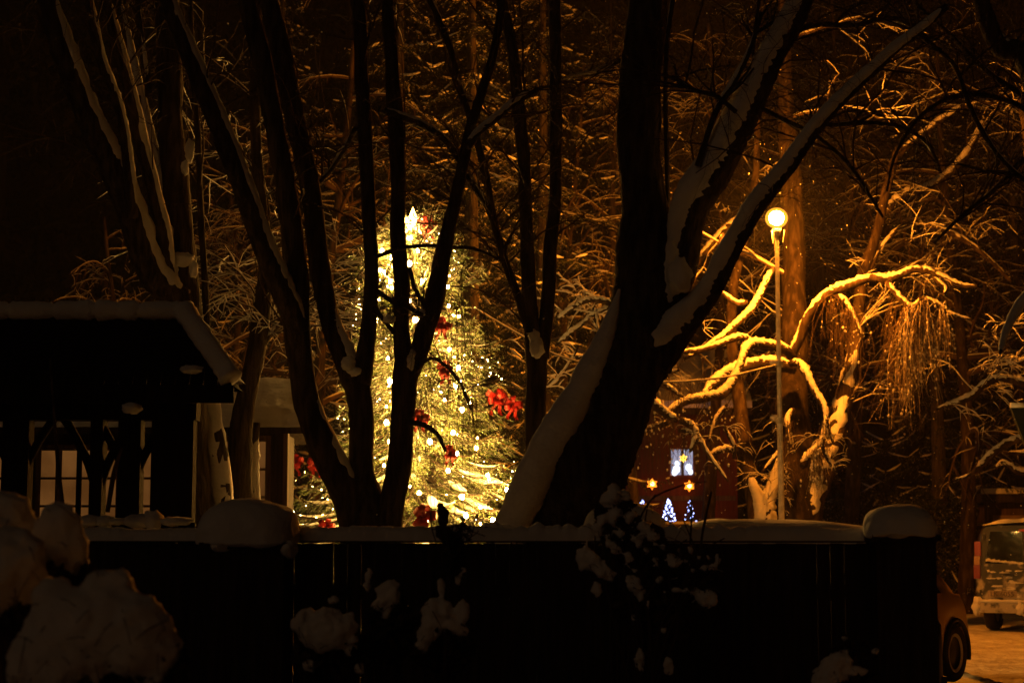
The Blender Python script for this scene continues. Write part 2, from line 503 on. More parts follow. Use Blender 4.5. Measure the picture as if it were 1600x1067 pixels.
# ================================================================== roofed wooden shelter on the left
def shelter():
    d = 14.0
    root = empty('garden_shelter', (P(140, 700, d)[0], d + 1.2, 0), 'dark timber shelter with a hipped board roof edged in snow and curved braces', 'shelter')
    rid = P(286, 492, d + .3); eav = P(362, 602, d); eavb = eav + np.array([0, .6, 0])
    ridL = P(-160, 478, d + .3); ridL[2] = rid[2]
    eL = np.array([ridL[0] - .6, eav[1], eav[2]])
    m = MB()
    # sloping front: separate boards with small gaps
    n = 30
    xs = np.linspace(eL[0], eav[0], n + 1)
    for i in range(n):
        xa, xb = xs[i] + .003, xs[i + 1] - .003
        def top(x):
            if x <= rid[0]: return 1.0
            return max(0.02, 1 - (x - rid[0]) / (eav[0] - rid[0]))
        ta, tb = top(xa), top(xb)
        def pt(x, t, o=0): return [x, eav[1] + (rid[1] - eav[1]) * t + o, eav[2] + (rid[2] - eav[2]) * t + o * -.3]
        v = [pt(xa, 0), pt(xb, 0), pt(xb, tb), pt(xa, ta), pt(xa, 0, .03), pt(xb, 0, .03), pt(xb, tb, .03), pt(xa, ta, .03)]
        m.add(v, [[0, 1, 2, 3], [7, 6, 5, 4], [0, 4, 5, 1], [1, 5, 6, 2], [2, 6, 7, 3], [3, 7, 4, 0]])
    rb = ridL.copy()
    m.add([rid + [0, .02, -.02], eav + [0, .03, 0], eavb], [[0, 1, 2]])
    m.add([ridL + [0, .02, -.02], rid + [0, .02, -.02], eavb, np.array([eL[0], eavb[1], eavb[2]])], [[0, 1, 2, 3]])
    roof = shift(m.build('roof', WOODS, root, False), root)
    # snow: ridge roll and hip roll
    sn = MB()
    xs = np.arange(ridL[0], rid[0], .03); pts = np.array([[x, rid[1], rid[2] + .035 - .004 * 0] for x in xs])
    hgt = np.array([.075 + .022 * abs(noise.noise(Vector((x * 2.2, 4, 0)))) * 2 + .02 * (noise.noise(Vector((x * 9, 1, 0)))) for x in xs])
    seam = np.array([.72 if (abs((x * 1.42) % .5 - .25) < .02) else 1 for x in xs])
    sn.tube(pts, hgt * seam, 12, nz=.04)
    hp = np.array([rid + (eav - rid) * t for t in np.linspace(0, 1, 26)]) + np.array([0, -.02, .05])
    hr = np.array([.085 + .02 * noise.noise(Vector(q) * 6) for q in hp])
    sn.tube(hp, hr, 12, nz=.05)
    sn.add([rid + [0, 0, .05], eav + [0.02, .03, .06], eavb + [.02, 0, .06]], [[0, 1, 2]])
    sn.add([ridL + [0, .02, .05], rid + [0, .02, .05], eavb + [0, 0, .06], np.array([eL[0], eavb[1], eavb[2] + .06])], [[0, 1, 2, 3]])
    shift(sn.build('roof_snow', SNOW, roof), root)
    f = MB(); f.box(eL[0], eav[0] + .02, eav[1] - .03, eav[1] + .0, eav[2] - .14, eav[2] + .0)
    shift(f.build('fascia', WOODS, root, False), root)
    for (a, b, y0) in ((186, 226, 630),):
        s_ = MB()
        s_.blob(P((a + b) / 2, y0 + 8, d - .1), (M((b - a) / 2 * .75, d), .09, M(9, d)), .3, 3, 3, a)
        if a == 186:
            s_.blob(P(300, 577, d - .08), (M(18, d), .07, M(7, d)), .3, 3, 3, 5)
        shift(s_.build('ledge_snow', SNOW, root), root)
    # posts with curved braces
    zt = eav[2] - .1
    for px, wpx in ((28, 42), (154, 20), (205, 36), (272, 66)):
        c = P(px, 700, d + .25)
        b = MB(); hw = M(wpx, d) / 2
        b.box(c[0] - hw, c[0] + hw, c[1] - .08, c[1] + .08, 0, zt)
        shift(b.build('post', WOODS, root, False), root)
        if wpx < 60:
            b = MB()
            for sgn in (-1, 1):
                pts = catmull([[c[0], c[1], zt - .75], [c[0] + sgn * .10, c[1], zt - .45], [c[0] + sgn * .30, c[1], zt - .12], [c[0] + sgn * .5, c[1], zt]], 5)
                b.tube(pts, .035, 6)
            shift(b.build('brace', WOODS, root), root)
    b = MB(); b.box(eL[0], eav[0] - .3, d + .15, d + .34, zt - .16, zt - .003)
    shift(b.build('beam', WOODS, root, False), root)
    # parapet
    c0 = P(-200, 816, d - .3); c1 = P(300, 816, d - .3)
    b = MB(); x = c0[0]
    while x < c1[0]:
        b.box(x, x + .13, d - .3, d - .27, .02, c0[2]); x += .137
    shift(b.build('parapet', WOODS, root, False), root)
    s_ = MB()
    for px, w_, h in ((140, 22, 10), (165, 16, 10), (185, 20, 6), (220, 30, 12), (240, 16, 18), (110, 20, 8), (275, 26, 8)):
        s_.blob(P(px, 815, d - .25), (M(w_, d), .1, M(h, d)), .25, 3, 3, px)
    shift(s_.build('parapet_snow', SNOW, root), root)
shelter()
# ladle-like snowy pole leaning in front of the window
t = MB(); pts, rad = trace([(78, 560, 3), (84, 640, 4), (90, 720, 6), (98, 790, 7)], 13.6, 13.2); t.tube(pts, rad, 6)
pts2, rad2 = trace([(190, 700, 4), (178, 740, 8), (168, 800, 7)], 13.5); t.tube(pts2, rad2, 6)
o = t.build('garden_stake', WOODR); tag(o, 'thin crooked stakes leaning in front of the lit shelter windows', 'garden stake')

# ================================================================== wooden house behind, windows lit
def house_left():
    d = 18.4
    c = P(441, 800, d)
    root = empty('timber_house', (c[0] - 3, d + 2, 0), 'dark timber house with lit paned windows and thick snow on its roof', 'house')
    zt = P(0, 672, d)[2]
    m = MB(); x = c[0] - 8
    while x < c[0] - .01:
        m.box(x, min(x + .145, c[0]), d, d + .03, 0, zt); x += .15
    m.box(c[0] - 8, c[0] - .02, d + .03, d + 1.1, 0, zt - .02)
    shift(m.build('wall', WOOD, root, False), root)
    m = MB(); m.box(c[0] + .002, c[0] + .05, d - .02, d + .1, 0, zt - .03)
    shift(m.build('corner_board', WOODR, root, False), root)
    # roof
    ri = P(452, 604, d + .45); ev = P(476, 668, d - .35)
    m = MB()
    L = c[0] - 9
    v = [[L, ev[1], ev[2]], [ev[0], ev[1], ev[2]], [ri[0] + .05, ri[1], ri[2]], [L, ri[1], ri[2]], [L, ri[1] + 1.2, ev[2]], [ev[0], ri[1] + 1.2, ev[2]]]
    vv = v + [[a, b, cc - .06] for a, b, cc in v]
    m.add(vv, [[0, 1, 2, 3], [3, 2, 5, 4], [6, 9, 8, 7], [9, 10, 11, 8], [0, 6, 7, 1], [4, 5, 11, 10], [1, 7, 8, 2], [2, 8, 11, 5], [3, 9, 6, 0], [4, 10, 9, 3]])
    rf = shift(m.build('roof', WOOD, root, False), root)
    s_ = MB(); nx, ny = 240, 16
    V = []
    for i in range(nx):
        for j in range(ny):
            t = j / (ny - 1)
            x = L + (ev[0] + (ri[0] + .05 - ev[0]) * t + .03 - L) * i / (nx - 1)
            e = -.03 + .09 * noise.noise(Vector((x * 5, 0, 2))) + .05 * noise.noise(Vector((x * 17, 0, 2)))
            y = ev[1] + (ri[1] - ev[1]) * t + (e if j == 0 else 0)
            z = ev[2] + (ri[2] - ev[2]) * t + (.004 if j == 0 else .11 * min(1, .5 + j * .25) + .04 * noise.noise(Vector((x * 3, y * 3, 0))) + .03 * noise.noise(Vector((x * 9, y * 9, 0))))
            V.append([x, y, z])
    i = np.arange(nx - 1)[:, None] * ny + np.arange(ny - 1)[None]
    s_.add(V, np.stack([i, i + ny, i + ny + 1, i + 1], -1).reshape(-1, 4))
    shift(s_.build('roof_snow', SNOW, rf), root)
    PANE = mat('lit_window', (.1, .06, .03), .3)
    n_, l_, b_ = nodes(PANE)
    t = n_.new('ShaderNodeTexNoise'); t.inputs['Scale'].default_value = 2.2; t.inputs['Detail'].default_value = 5
    tc = n_.new('ShaderNodeTexCoord'); l_.new(tc.outputs['Object'], t.inputs['Vector'])
    r = n_.new('ShaderNodeValToRGB'); r.color_ramp.elements[0].position = .3; r.color_ramp.elements[1].position = .75
    r.color_ramp.elements[0].color = (.10, .035, .007, 1); r.color_ramp.elements[1].color = (.24, .095, .022, 1)
    l_.new(t.outputs['Fac'], r.inputs[0]); l_.new(r.outputs[0], b_.inputs['Emission Color']); b_.inputs['Emission Strength'].default_value = .6
    for (a, b) in ((-10, 18), (66, 122), (130, 184), (222, 262), (345, 357), (400, 416)):
        xa, xb = P(a, 700, d)[0], P(b, 700, d)[0]; z1 = P(0, 704 if b < 300 else 690, d)[2]; z0 = z1 - .85
        m = MB()
        for (p0, p1, q0, q1) in ((xa - .05, xb + .05, z1, z1 + .06), (xa - .05, xb + .05, z0 - .06, z0), (xa - .05, xa, z0, z1), (xb, xb + .05, z0, z1)):
            m.box(p0, p1, d - .05, d - .002, q0, q1)
        win = shift(m.build('window', WOODR, root, False), root)
        m = MB(); m.box(xa, xb, d - .02, d - .003, z0, z1); shift(m.build('pane', PANE, win, False), root)
        m = MB(); xm = (xa + xb) / 2
        if b - a > 30: m.box(xm - .03, xm + .03, d - .045, d - .022, z0, z1)
        for q in (1, 2): m.box(xa, xb, d - .04, d - .024, z0 + (z1 - z0) * q / 3 - .012, z0 + (z1 - z0) * q / 3 + .012)
        shift(m.build('muntin', WOODR, win, False), root)
house_left()

# ================================================================== big dark trees behind the fence
G = 'bare snow streaked trees behind the fence'
# A  left cluster
T = Tree('bare_tree', (P(300, 800, 17)[0], 17, 0), 'cluster of leaning snow streaked stems rising behind the shelter roof', G)
T.limb([(296, 900, 100), (290, 760, 84), (288, 640, 68), (290, 540, 58), (286, 440, 52), (276, 330, 46), (268, 200, 42), (262, 60, 40), (258, -60, 38)], 17, 17.4, 'trunk', snow=0)
T.limb([(286, 470, 44), (246, 440, 46), (222, 394, 46), (198, 319, 44), (172, 255, 42), (150, 210, 40), (122, 142, 38), (95, 75, 34), (62, -40, 30)], 17, 16.2, wide=.8, lift=.48, wind=(.3, -.1, 0), lo=.1, hi=.3)
T.limb([(206, 340, 20), (200, 270, 16), (192, 200, 15), (176, 140, 15), (158, 97, 14), (148, 49, 13), (136, -20, 12)], 16.6, 16, wide=.8, lift=.48, wind=(.3, -.1, 0), lo=.1, hi=.3)
T.limb([(262, 440, 26), (254, 370, 24), (238, 300, 22), (216, 210, 21), (202, 140, 20), (184, 75, 18), (160, -20, 16)], 17, 16.4, wide=.8, lift=.48, wind=(.3, -.1, 0), lo=.1, hi=.3)
T.limb([(268, 400, 20), (262, 337, 18), (252, 285, 17), (236, 225, 17), (222, 165, 16), (205, 90, 15), (180, -20, 13)], 17.1, 17.6, wide=.8, lift=.48, wind=(.3, -.1, 0), lo=.1, hi=.3)
T.limb([(325, 600, 12), (322, 480, 11), (314, 330, 10), (310, 225, 10), (302, 120, 9), (296, -30, 8)], 17.6, 18, snow=0)
T.limb([(352, 860, 34), (346, 760, 34), (334, 680, 30), (326, 605, 26), (318, 560, 20)], 17.2, 17.4, name='stem', lo=0, hi=.05, lift=.2, wide=1.05, wind=(.5, -.7, 0), clumpy=.12)
T.limb([(232, 150, 12), (226, 90, 12), (216, 20, 11), (212, -40, 10)], 17, 17.5)
T.lump([(285, 405, 22, 14), (302, 420, 9, 18), (270, 425, 10, 22)], 17.0)
T.lump([(295, 235, 10, 22), (288, 262, 8, 14)], 16.9)
T.spawn(7, 1.3, .012, levels=2, which=[1, 2, 3, 4, 5, 7])
T.finish()
# B  the forked tree in front of the christmas tree
T = Tree('bare_tree', (P(580, 830, 15.5)[0], 15.5, 0), 'dark tree with a wide fan of stems crossing in front of the christmas tree', G)
T.limb([(578, 960, 100), (578, 850, 86), (574, 800, 66), (566, 750, 46), (563, 700, 38), (564, 640, 40), (556, 590, 46)], 15.5, name='trunk', snow=0)
T.limb([(568, 845, 60), (540, 770, 50), (505, 700, 46), (478, 620, 42), (466, 530, 42), (462, 440, 40), (452, 330, 34), (434, 220, 32), (414, 120, 32), (392, 30, 30), (375, -50, 28)], 15.5, 15.1, wide=.75, lift=.5, hi=.7, wind=(.2, -.05, 0))
T.limb([(470, 520, 34), (446, 470, 36), (425, 420, 34), (402, 365, 32), (380, 300, 32), (352, 225, 32), (325, 160, 30), (298, 95, 28), (268, 20, 24), (250, -40, 20)], 15.3, 14.4, wide=.75, lift=.5, wind=(.25, -.05, 0))
T.limb([(556, 595, 44), (538, 560, 36), (520, 520, 33), (508, 460, 32), (496, 390, 32), (484, 300, 32), (468, 220, 32), (450, 131, 34), (432, 50, 34), (412, -30, 32)], 15.5, 15.9, wide=.75, lift=.5, hi=.7, wind=(.2, -.05, 0))
T.limb([(558, 595, 44), (572, 545, 28), (579, 480, 24), (580, 400, 22), (575, 300, 23), (570, 200, 24), (565, 100, 22), (560, -30, 21)], 15.5, 15.4, snow=0)
T.limb([(607, 940, 46), (607, 830, 42), (614, 780, 40), (624, 720, 38), (629, 660, 37), (632, 600, 38), (634, 560, 34)], 15.4, name='stem', snow=0)
T.limb([(634, 575, 34), (628, 520, 26), (627, 450, 25), (623, 380, 24), (622, 300, 24), (620, 220, 26), (614, 120, 22), (608, 40, 20), (606, -30, 18)], 15.4, 15.6, snow=0)
T.limb([(636, 590, 34), (655, 555, 30), (668, 510, 32), (680, 460, 32), (690, 400, 26), (704, 340, 22), (716, 290, 20), (728, 240, 18), (736, 200, 17), (754, 140, 16), (772, 80, 14), (784, 10, 12), (790, -40, 11)], 15.4, 15.0, wide=.6, hi=.7)
T.limb([(730, 230, 14), (752, 202, 12), (780, 182, 11), (806, 158, 10), (840, 140, 7)], 15, 15.3)
T.limb([(590, 170, 12), (632, 185, 12), (668, 200, 12), (700, 225, 12), (728, 268, 11), (746, 300, 10), (764, 330, 9), (784, 400, 8), (800, 450, 6)], 15.4, 16, wide=.8)
T.limb([(655, -30, 11), (680, 20, 11), (704, 80, 11), (719, 142, 11), (738, 195, 12), (756, 262, 12), (768, 326, 12), (786, 397, 12), (806, 455, 13), (826, 520, 14)], 15.8, 16.1, wide=.8)
T.limb([(585, 402, 7), (620, 390, 6), (660, 384, 6), (700, 386, 6), (734, 388, 6), (760, 396, 5), (786, 410, 4)], 15.0, 15.6, hi=.9, amount=.5)
T.limb([(556, 200, 9), (540, 230, 8), (520, 262, 8), (500, 285, 7), (484, 300, 6)], 15.4, 16)
T.limb([(590, 455, 8), (612, 470, 8), (636, 480, 8), (660, 492, 7)], 15.2, 15.0, snow=0)
T.limb([(585, 480, 8), (600, 500, 7), (616, 520, 7)], 15.2, 15.0, snow=0)
T.limb([(640, 420, 7), (648, 450, 7), (664, 478, 6), (674, 500, 5)], 15.2, 15.0, snow=0)
T.limb([(640, 590, 6), (672, 560, 5), (700, 575, 5), (720, 600, 5), (736, 640, 4)], 15.3, 15.0, snow=0)
T.limb([(640, 660, 9), (664, 665, 9), (684, 680, 7), (696, 705, 5)], 15.3, 15.1, snow=.6)
T.lump([(544, 568, 14, 15), (553, 580, 14, 9)], 15.15)
T.lump([(641, 566, 8, 14), (644, 552, 6, 8)], 15.15)
T.lump([(608, 498, 12, 8), (655, 488, 12, 8)], 15.0)
T.spawn(9, 1.2, .010, levels=2, which=[1, 2, 3, 4, 6, 7, 8, 9, 10, 12], fr=(.4, 1))
T.spawn(5, .7, .006, levels=2, which=[11, 13, 14, 15, 16], fr=(.1, 1), up=0)
for (x, y, n, L, s_) in ((700, 470, 8, 2.0, .28), (724, 420, 6, 2.3, .22), (746, 480, 6, 1.5, .3), (690, 560, 9, 1.6, .3), (660, 600, 8, 1.3, .25), (735, 600, 6, 1.1, .3), (640, 400, 6, 1.2, .2), (612, 430, 5, .8, .2)):
    droop_spray(T.tw, None, P(x, y, 15.0), n, L, s_, .0032, branch=3)
T.finish()
# C  slim two stem tree
T = Tree('bare_tree', (P(838, 820, 16.4)[0], 16.4, 0), 'slim two stemmed tree left of the thickest leaning trunk', G)
T.limb([(840, 960, 40), (839, 820, 36), (838, 740, 34), (838, 660, 33), (838, 580, 34), (837, 530, 36)], 16.4, name='trunk', snow=0)
T.limb([(834, 560, 26), (828, 480, 24), (825, 400, 24), (822, 320, 22), (818, 250, 22), (812, 180, 22), (802, 90, 20), (790, 30, 18), (772, -40, 16)], 16.4, 16.2, wide=.5, lift=.6)
T.limb([(846, 560, 26), (855, 480, 22), (860, 400, 22), (866, 320, 20), (868, 200, 20), (868, 100, 20), (866, -40, 20)], 16.4, 16.6, snow=0)
T.limb([(868, 130, 8), (890, 122, 7), (914, 118, 8), (940, 112, 9), (968, 95, 8)], 16.6, 17.5, hi=.9)
T.lump([(834, 524, 11, 12), (838, 543, 14, 20)], 16.1)
T.spawn(9, 1.2, .010, levels=2, which=[1, 2, 3])
T.finish()
# D  thick leaning trunk
T = Tree('bare_tree', (P(860, 850, 14.5)[0], 14.5, 0), 'thickest leaning trunk with a broad band of snow down its left side', G)
T.limb([(800, 1010, 150), (838, 880, 122), (862, 805, 106), (882, 770, 120), (906, 736, 142), (936, 670, 138), (962, 610, 130), (990, 550, 118), (1008, 480, 104), (1012, 400, 92), (1006, 310, 72), (1000, 220, 68), (1003, 120, 68), (1010, 30, 66), (1016, -60, 64)], 14.5, 14.4, name='trunk', snow=0, n=14, sides=28)
sp_, sr_ = trace([(968, 452, 5), (958, 490, 22), (943, 535, 38), (921, 585, 54), (895, 635, 62), (866, 685, 64), (838, 738, 64), (812, 795, 64), (790, 850, 66), (770, 930, 66)], 14.28, 14.2, 26)
sr_ = sr_ * np.array([.88 + .12 * noise.noise(Vector(p * 2.6)) + .07 * noise.noise(Vector(p * 9)) for p in sp_])
sm = MB(); sm.tube(sp_, sr_, 80, nz=.014, off=np.tile(np.array([-.8, -.25, .5]), (len(sp_), 1)), rad2=sr_ * 1.02)
shift(sm.build('snow', SNOWR, T.root), T.root)
T.limb([(1020, 560, 70), (1056, 515, 54), (1090, 480, 42), (1116, 445, 34), (1136, 408, 32), (1158, 365, 32), (1180, 325, 31), (1206, 292, 29), (1236, 255, 26), (1262, 215, 24), (1300, 170, 22), (1340, 130, 20), (1370, 105, 19), (1400, 75, 17), (1440, 45, 14), (1480, 10, 12)], 14.4, 13.4, n=10, sides=18, lo=.1, hi=.4, lift=.26, wide=1.3, thick=.86, jag=.05, clumpy=.2)
T.limb([(1010, 520, 70), (1040, 480, 58), (1060, 430, 50), (1072, 370, 52), (1084, 320, 56), (1110, 275, 58), (1138, 225, 54), (1164, 175, 50), (1190, 125, 46), (1214, 75, 42), (1244, 20, 38), (1270, -40, 34)], 14.5, 13.8, n=10, sides=20, lo=.1, hi=.4, lift=.26, wide=1.3, thick=.86, jag=.05, clumpy=.15, wind=(-.15, 0, 0))
T.limb([(1090, 260, 10), (1104, 215, 10), (1120, 172, 10), (1146, 130, 9), (1172, 78, 8), (1190, 20, 7)], 14.0, 13.8)
T.limb([(1044, 320, 8), (1042, 240, 8), (1040, 160, 8), (1042, 80, 8), (1050, 10, 7), (1058, -40, 6)], 14.4, 14.2, snow=.9, lo=.0, hi=.2, wide=.6)
T.limb([(1240, 250, 10), (1268, 200, 9), (1310, 195, 8), (1360, 192, 7), (1410, 200, 6), (1450, 225, 6), (1470, 270, 5)], 13.8, 14.6, hi=.9, amount=.5)
T.limb([(1150, 175, 8), (1120, 152, 8), (1080, 140, 7), (1050, 120, 6)], 13.8, 14, snow=.4)
T.limb([(1190, 170, 8), (1230, 190, 8), (1266, 208, 7), (1300, 232, 6), (1330, 262, 6), (1356, 300, 5), (1380, 340, 4)], 13.8, 14.2, snow=.4)
T.limb([(1225, 60, 10), (1270, 40, 9), (1330, 40, 9), (1400, 30, 8), (1450, 60, 7)], 13.8, 14.6, snow=.4)
T.lump([(1062, 430, 24, 34), (1050, 395, 12, 24)], 14.15)
T.spawn(11, 1.3, .010, levels=3, which=[1, 2, 3, 5, 6, 7, 8], fr=(.35, 1), up=.1)
T.finish()
# E  slender dark tree by the timber house
T = Tree('bare_tree', (P(378, 800, 17.7)[0], 17.7, 0), 'slender dark stem between the shelter roof and the forked tree', G)
T.limb([(380, 960, 38), (378, 780, 36), (376, 690, 36), (384, 630, 34), (398, 560, 30), (410, 490, 28), (416, 420, 24), (410, 340, 20), (402, 240, 18), (398, 120, 16), (404, -40, 12)], 17.7, name='trunk', snow=0)
T.limb([(398, 560, 12), (424, 520, 9), (446, 500, 8)], 17.7)
T.limb([(397, 860, 20), (396, 780, 18), (394, 720, 18), (400, 660, 14)], 17.9, name='stem', lo=0, hi=.05, lift=.2, wide=1.05, wind=(.4, -.7, 0), clumpy=.12)
T.spawn(14, 1.4, .010, levels=2, which=[0, 1], snow=.6)
T.finish()
# right edge dark tree
T = Tree('bare_tree', (P(1660, 700, 14)[0], 14, 0), 'dark limbs reaching in from the top right corner with hanging snow', G)
T.limb([(1790, 700, 60), (1760, 500, 50), (1700, 350, 44), (1650, 240, 38), (1600, 90, 34), (1560, 70, 30), (1520, -40, 26)], 14, name='trunk', snow=.5)
T.limb([(1700, 340, 16), (1660, 320, 11), (1610, 288, 9), (1570, 255, 8), (1540, 215, 8), (1515, 165, 8), (1492, 105, 7), (1455, 70, 7), (1420, 45, 6)], 14, 13.6, snow=.5)
T.limb([(1740, 500, 26), (1690, 440, 20), (1640, 440, 16), (1600, 468, 14), (1580, 500, 12), (1568, 530, 8), (1563, 552, 5)], 14, 13.4, snow=1.5, lo=0, hi=.2, lift=.2, wide=1.0)
T.limb([(1650, 240, 12), (1600, 250, 9), (1550, 300, 7), (1500, 340, 6), (1460, 380, 4)], 14, 14.4, snow=.4)
T.limb([(1640, 200, 10), (1580, 160, 9), (1500, 150, 8), (1440, 180, 6), (1400, 240, 5), (1385, 300, 4)], 14, 14.2, snow=.3)
T.limb([(1600, 150, 10), (1540, 110, 8), (1480, 50, 7), (1430, 5, 6)], 14, 14.2, snow=.3)
T.spawn(11, 1.2, .009, levels=3, which=[1, 3, 4, 5], fr=(.15, 1), up=0)
T.finish()
# ================================================================== street lamp
def street_lamp():
    d = 30.0
    b = P(1221, 805, d); t = P(1212, 341, d)
    root = empty('street_lamp', (b[0], d, 0), 'tall slim street lamp with a glowing orange globe', 'street lamp')
    x = b[0]
    m = MB(); m.lathe([(.07, 0), (.07, 1.2), (.052, 1.25), (.048, 3.6), (.042, 3.7), (.036, t[2] - .30)], (x, d, 0), 16)
    shift(m.build('pole', noisy(mat('frosted_pole', rough=.6), (.55, .55, .54), (.78, .78, .77), 14, bump=.1), root), root)
    m = MB(); m.lathe([(.0, t[2] - .32), (.055, t[2] - .30), (.07, t[2] - .24), (.075, t[2] - .19), (.0, t[2] - .185)], (x, d, 0), 18)
    shift(m.build('collar', METAL, root), root)
    m = MB()
    for q in (0, 2.1, 4.2):
        m.bar((x + .1 * math.cos(q), d + .1 * math.sin(q), t[2] - .42), (x + .13 * math.cos(q), d + .13 * math.sin(q), t[2] - .2), .015, .015)
    shift(m.build('bracket', METAL, root, False), root)
    m = MB(); v, f = ico(4); m.add(v * np.array([.125, .125, .12]) + np.array([x, d, t[2]]), f)
    shift(m.build('bulb', LAMPM, root), root)
    m = MB(); v, f = ico(4); m.add(v * np.array([.19, .19, .175]) + np.array([x, d, t[2]]), f)  # see-through shell with weak emission, stands in for the orange halo round the bulb
    GM = bpy.data.materials.new('lamp_halo_glow'); GM.use_nodes = True; gn = GM.node_tree.nodes; gl = GM.node_tree.links; gn.clear()
    go = gn.new('ShaderNodeOutputMaterial'); ga = gn.new('ShaderNodeAddShader'); gt = gn.new('ShaderNodeBsdfTransparent'); ge = gn.new('ShaderNodeEmission')
    ge.inputs[0].default_value = (1, .40, .03, 1); ge.inputs[1].default_value = .8
    gl.new(gt.outputs[0], ga.inputs[0]); gl.new(ge.outputs[0], ga.inputs[1]); gl.new(ga.outputs[0], go.inputs[0])
    shift(m.build('halo_shell', GM, root), root)
    for y_, sgn in ((569, -1), (657, -1)):
        c = P(1216, y_, d)
        m = MB(); m.lathe([(.03, -.05), (.07, -.05), (.07, .05), (.03, .05)], (x, d, c[2]), 14)
        m.box(x - .14, x - .05, d - .02, d + .02, c[2] - .02, c[2] + .02)
        k = shift(m.build('clamp', METAL, root, False), root)
        m = MB(); m.blob((x - .09, d - .01, c[2] + .05), (.075, .06, .05), .3, 2, 2, y_)
        shift(m.build('snow', SNOW, k), root)
    return np.array([x, d, t[2]])
LP = street_lamp()
# wire from the lamp post to the christmas tree
m = MB()
wp = [(1212, 571, 3.2), (1160, 584, 3.2), (1110, 593, 3.2), (1030, 597, 3.4), (960, 584, 3.4), (915, 569, 3.6), (865, 553, 3.6), (808, 521, 4), (775, 502, 4), (742, 482, 3)]
pts, rad = trace(wp, 29.93, 21.6); m.tube(pts, rad * .55, 6)
o = tag(m.build('power_cable', BLACK), 'sagging snow covered cable strung from the street lamp to the christmas tree', 'cable')
s_ = MB(); s_.tube(pts + np.array([0, 0, .012]), rad * .8, 6, nz=.15); s_.build('snow', SNOWR, o)

# ================================================================== snowy trees lit by the street lamp
G2 = 'snow laden trees lit by the street lamp'
T = Tree('snowy_tree', (P(1240, 800, 31.5)[0], 31.5, 0), 'drooping snow covered tree behind the street lamp with arching bright limbs', G2, bark=BARK2, twig=TWIG2)
T.bark = noisy(mat('dark_lamp_bark', rough=.95, spec=.15), (.02, .014, .01), (.09, .065, .05), 3.5, bump=.8, bscale=14, stretch=(3, 3, .8), dist=.03, lo=.45, hi=.8)
T.limb([(1228, 960, 90), (1232, 800, 74), (1240, 720, 60), (1238, 640, 52), (1242, 560, 44), (1242, 480, 40), (1240, 400, 38), (1238, 300, 34), (1230, 200, 28), (1225, 100, 22), (1226, -40, 16)], 31.6, 34.5, name='trunk', snow=0)
T.bark = BARK2
kw = dict(lo=.1, hi=.5, wide=.85, lift=.55, grow=.006, clumpy=.6, jag=.4)
T.limb([(1232, 562, 14), (1250, 530, 15), (1262, 497, 15), (1284, 467, 13), (1301, 456, 14), (1322, 449, 14), (1360, 434, 14), (1390, 437, 13), (1412, 428, 11), (1430, 421, 11), (1455, 425, 10), (1487, 440, 8), (1506, 447, 7), (1528, 447, 4)], 31.4, 30, **kw)
T.limb([(1300, 457, 10), (1322, 472, 9), (1336, 501, 8), (1349, 530, 5)], 31, 30.6, **kw)
T.limb([(1455, 425, 7), (1466, 440, 6), (1480, 450, 6), (1474, 460, 4)], 30.4, 30.2, **kw)
T.limb([(1386, 440, 8), (1396, 455, 8), (1410, 470, 9), (1424, 482, 8), (1434, 474, 7), (1442, 466, 6), (1458, 471, 6), (1474, 480, 6), (1486, 490, 5), (1502, 496, 4), (1520, 499, 3)], 30.4, 29.6, **kw)
T.limb([(1236, 568, 12), (1250, 568, 13), (1260, 585, 12), (1270, 606, 10), (1282, 625, 10), (1292, 645, 9), (1290, 668, 8), (1284, 690, 9), (1274, 704, 12), (1262, 716, 13), (1254, 728, 10)], 31.2, 29.8, **kw)
T.limb([(1284, 695, 6), (1290, 712, 6), (1300, 728, 5), (1306, 738, 3)], 29.8, 29.8, **kw)
T.limb([(1292, 655, 4), (1298, 680, 4), (1303, 695, 3)], 29.9, 29.8, **kw)
T.limb([(1240, 556, 16), (1224, 545, 15), (1204, 540, 14), (1180, 537, 14), (1168, 542, 14), (1162, 556, 12), (1155, 575, 13), (1148, 590, 12), (1140, 604, 13), (1128, 617, 14), (1112, 620, 13), (1096, 624, 14), (1078, 626, 13), (1062, 632, 12), (1048, 640, 10), (1040, 650, 8)], 31.4, 29.2, **kw)
T.limb([(1240, 575, 22), (1212, 569, 20), (1180, 570, 20), (1150, 578, 19), (1124, 592, 17), (1108, 606, 13), (1098, 620, 9)], 31.8, 31, **kw)
T.limb([(1010, 618, 14), (1022, 630, 14), (1034, 640, 13), (1046, 650, 11), (1058, 656, 9)], 29.4, 29.2, **kw)
T.limb([(1008, 600, 9), (1030, 600, 9), (1044, 606, 8), (1056, 614, 6), (1068, 620, 4)], 29.2, 29.2, **kw)
T.limb([(1020, 590, 7), (1034, 580, 7), (1050, 582, 6), (1062, 578, 4)], 29.2, 29.0, **kw)
T.limb([(1062, 655, 11), (1078, 664, 12), (1088, 676, 12), (1086, 690, 9), (1078, 705, 5)], 29.3, 29.1, **kw)
T.limb([(1060, 672, 7), (1076, 674, 8), (1090, 680, 8), (1100, 700, 6), (1120, 728, 4), (1138, 752, 3)], 29.3, 29.0, **kw)
T.limb([(1150, 705, 9), (1134, 702, 10), (1120, 706, 9), (1106, 712, 6)], 29.6, 29.2, **kw)
T.limb([(1132, 666, 5), (1140, 684, 6), (1148, 700, 7), (1146, 716, 5)], 29.6, 29.5, **kw)
T.limb([(1136, 632, 5), (1122, 648, 5), (1112, 670, 3), (1108, 690, 3)], 30, 29.7, **kw)
T.limb([(980, 688, 12), (1004, 677, 12), (1026, 666, 10), (1046, 660, 8)], 31.5, 30.5, **kw)
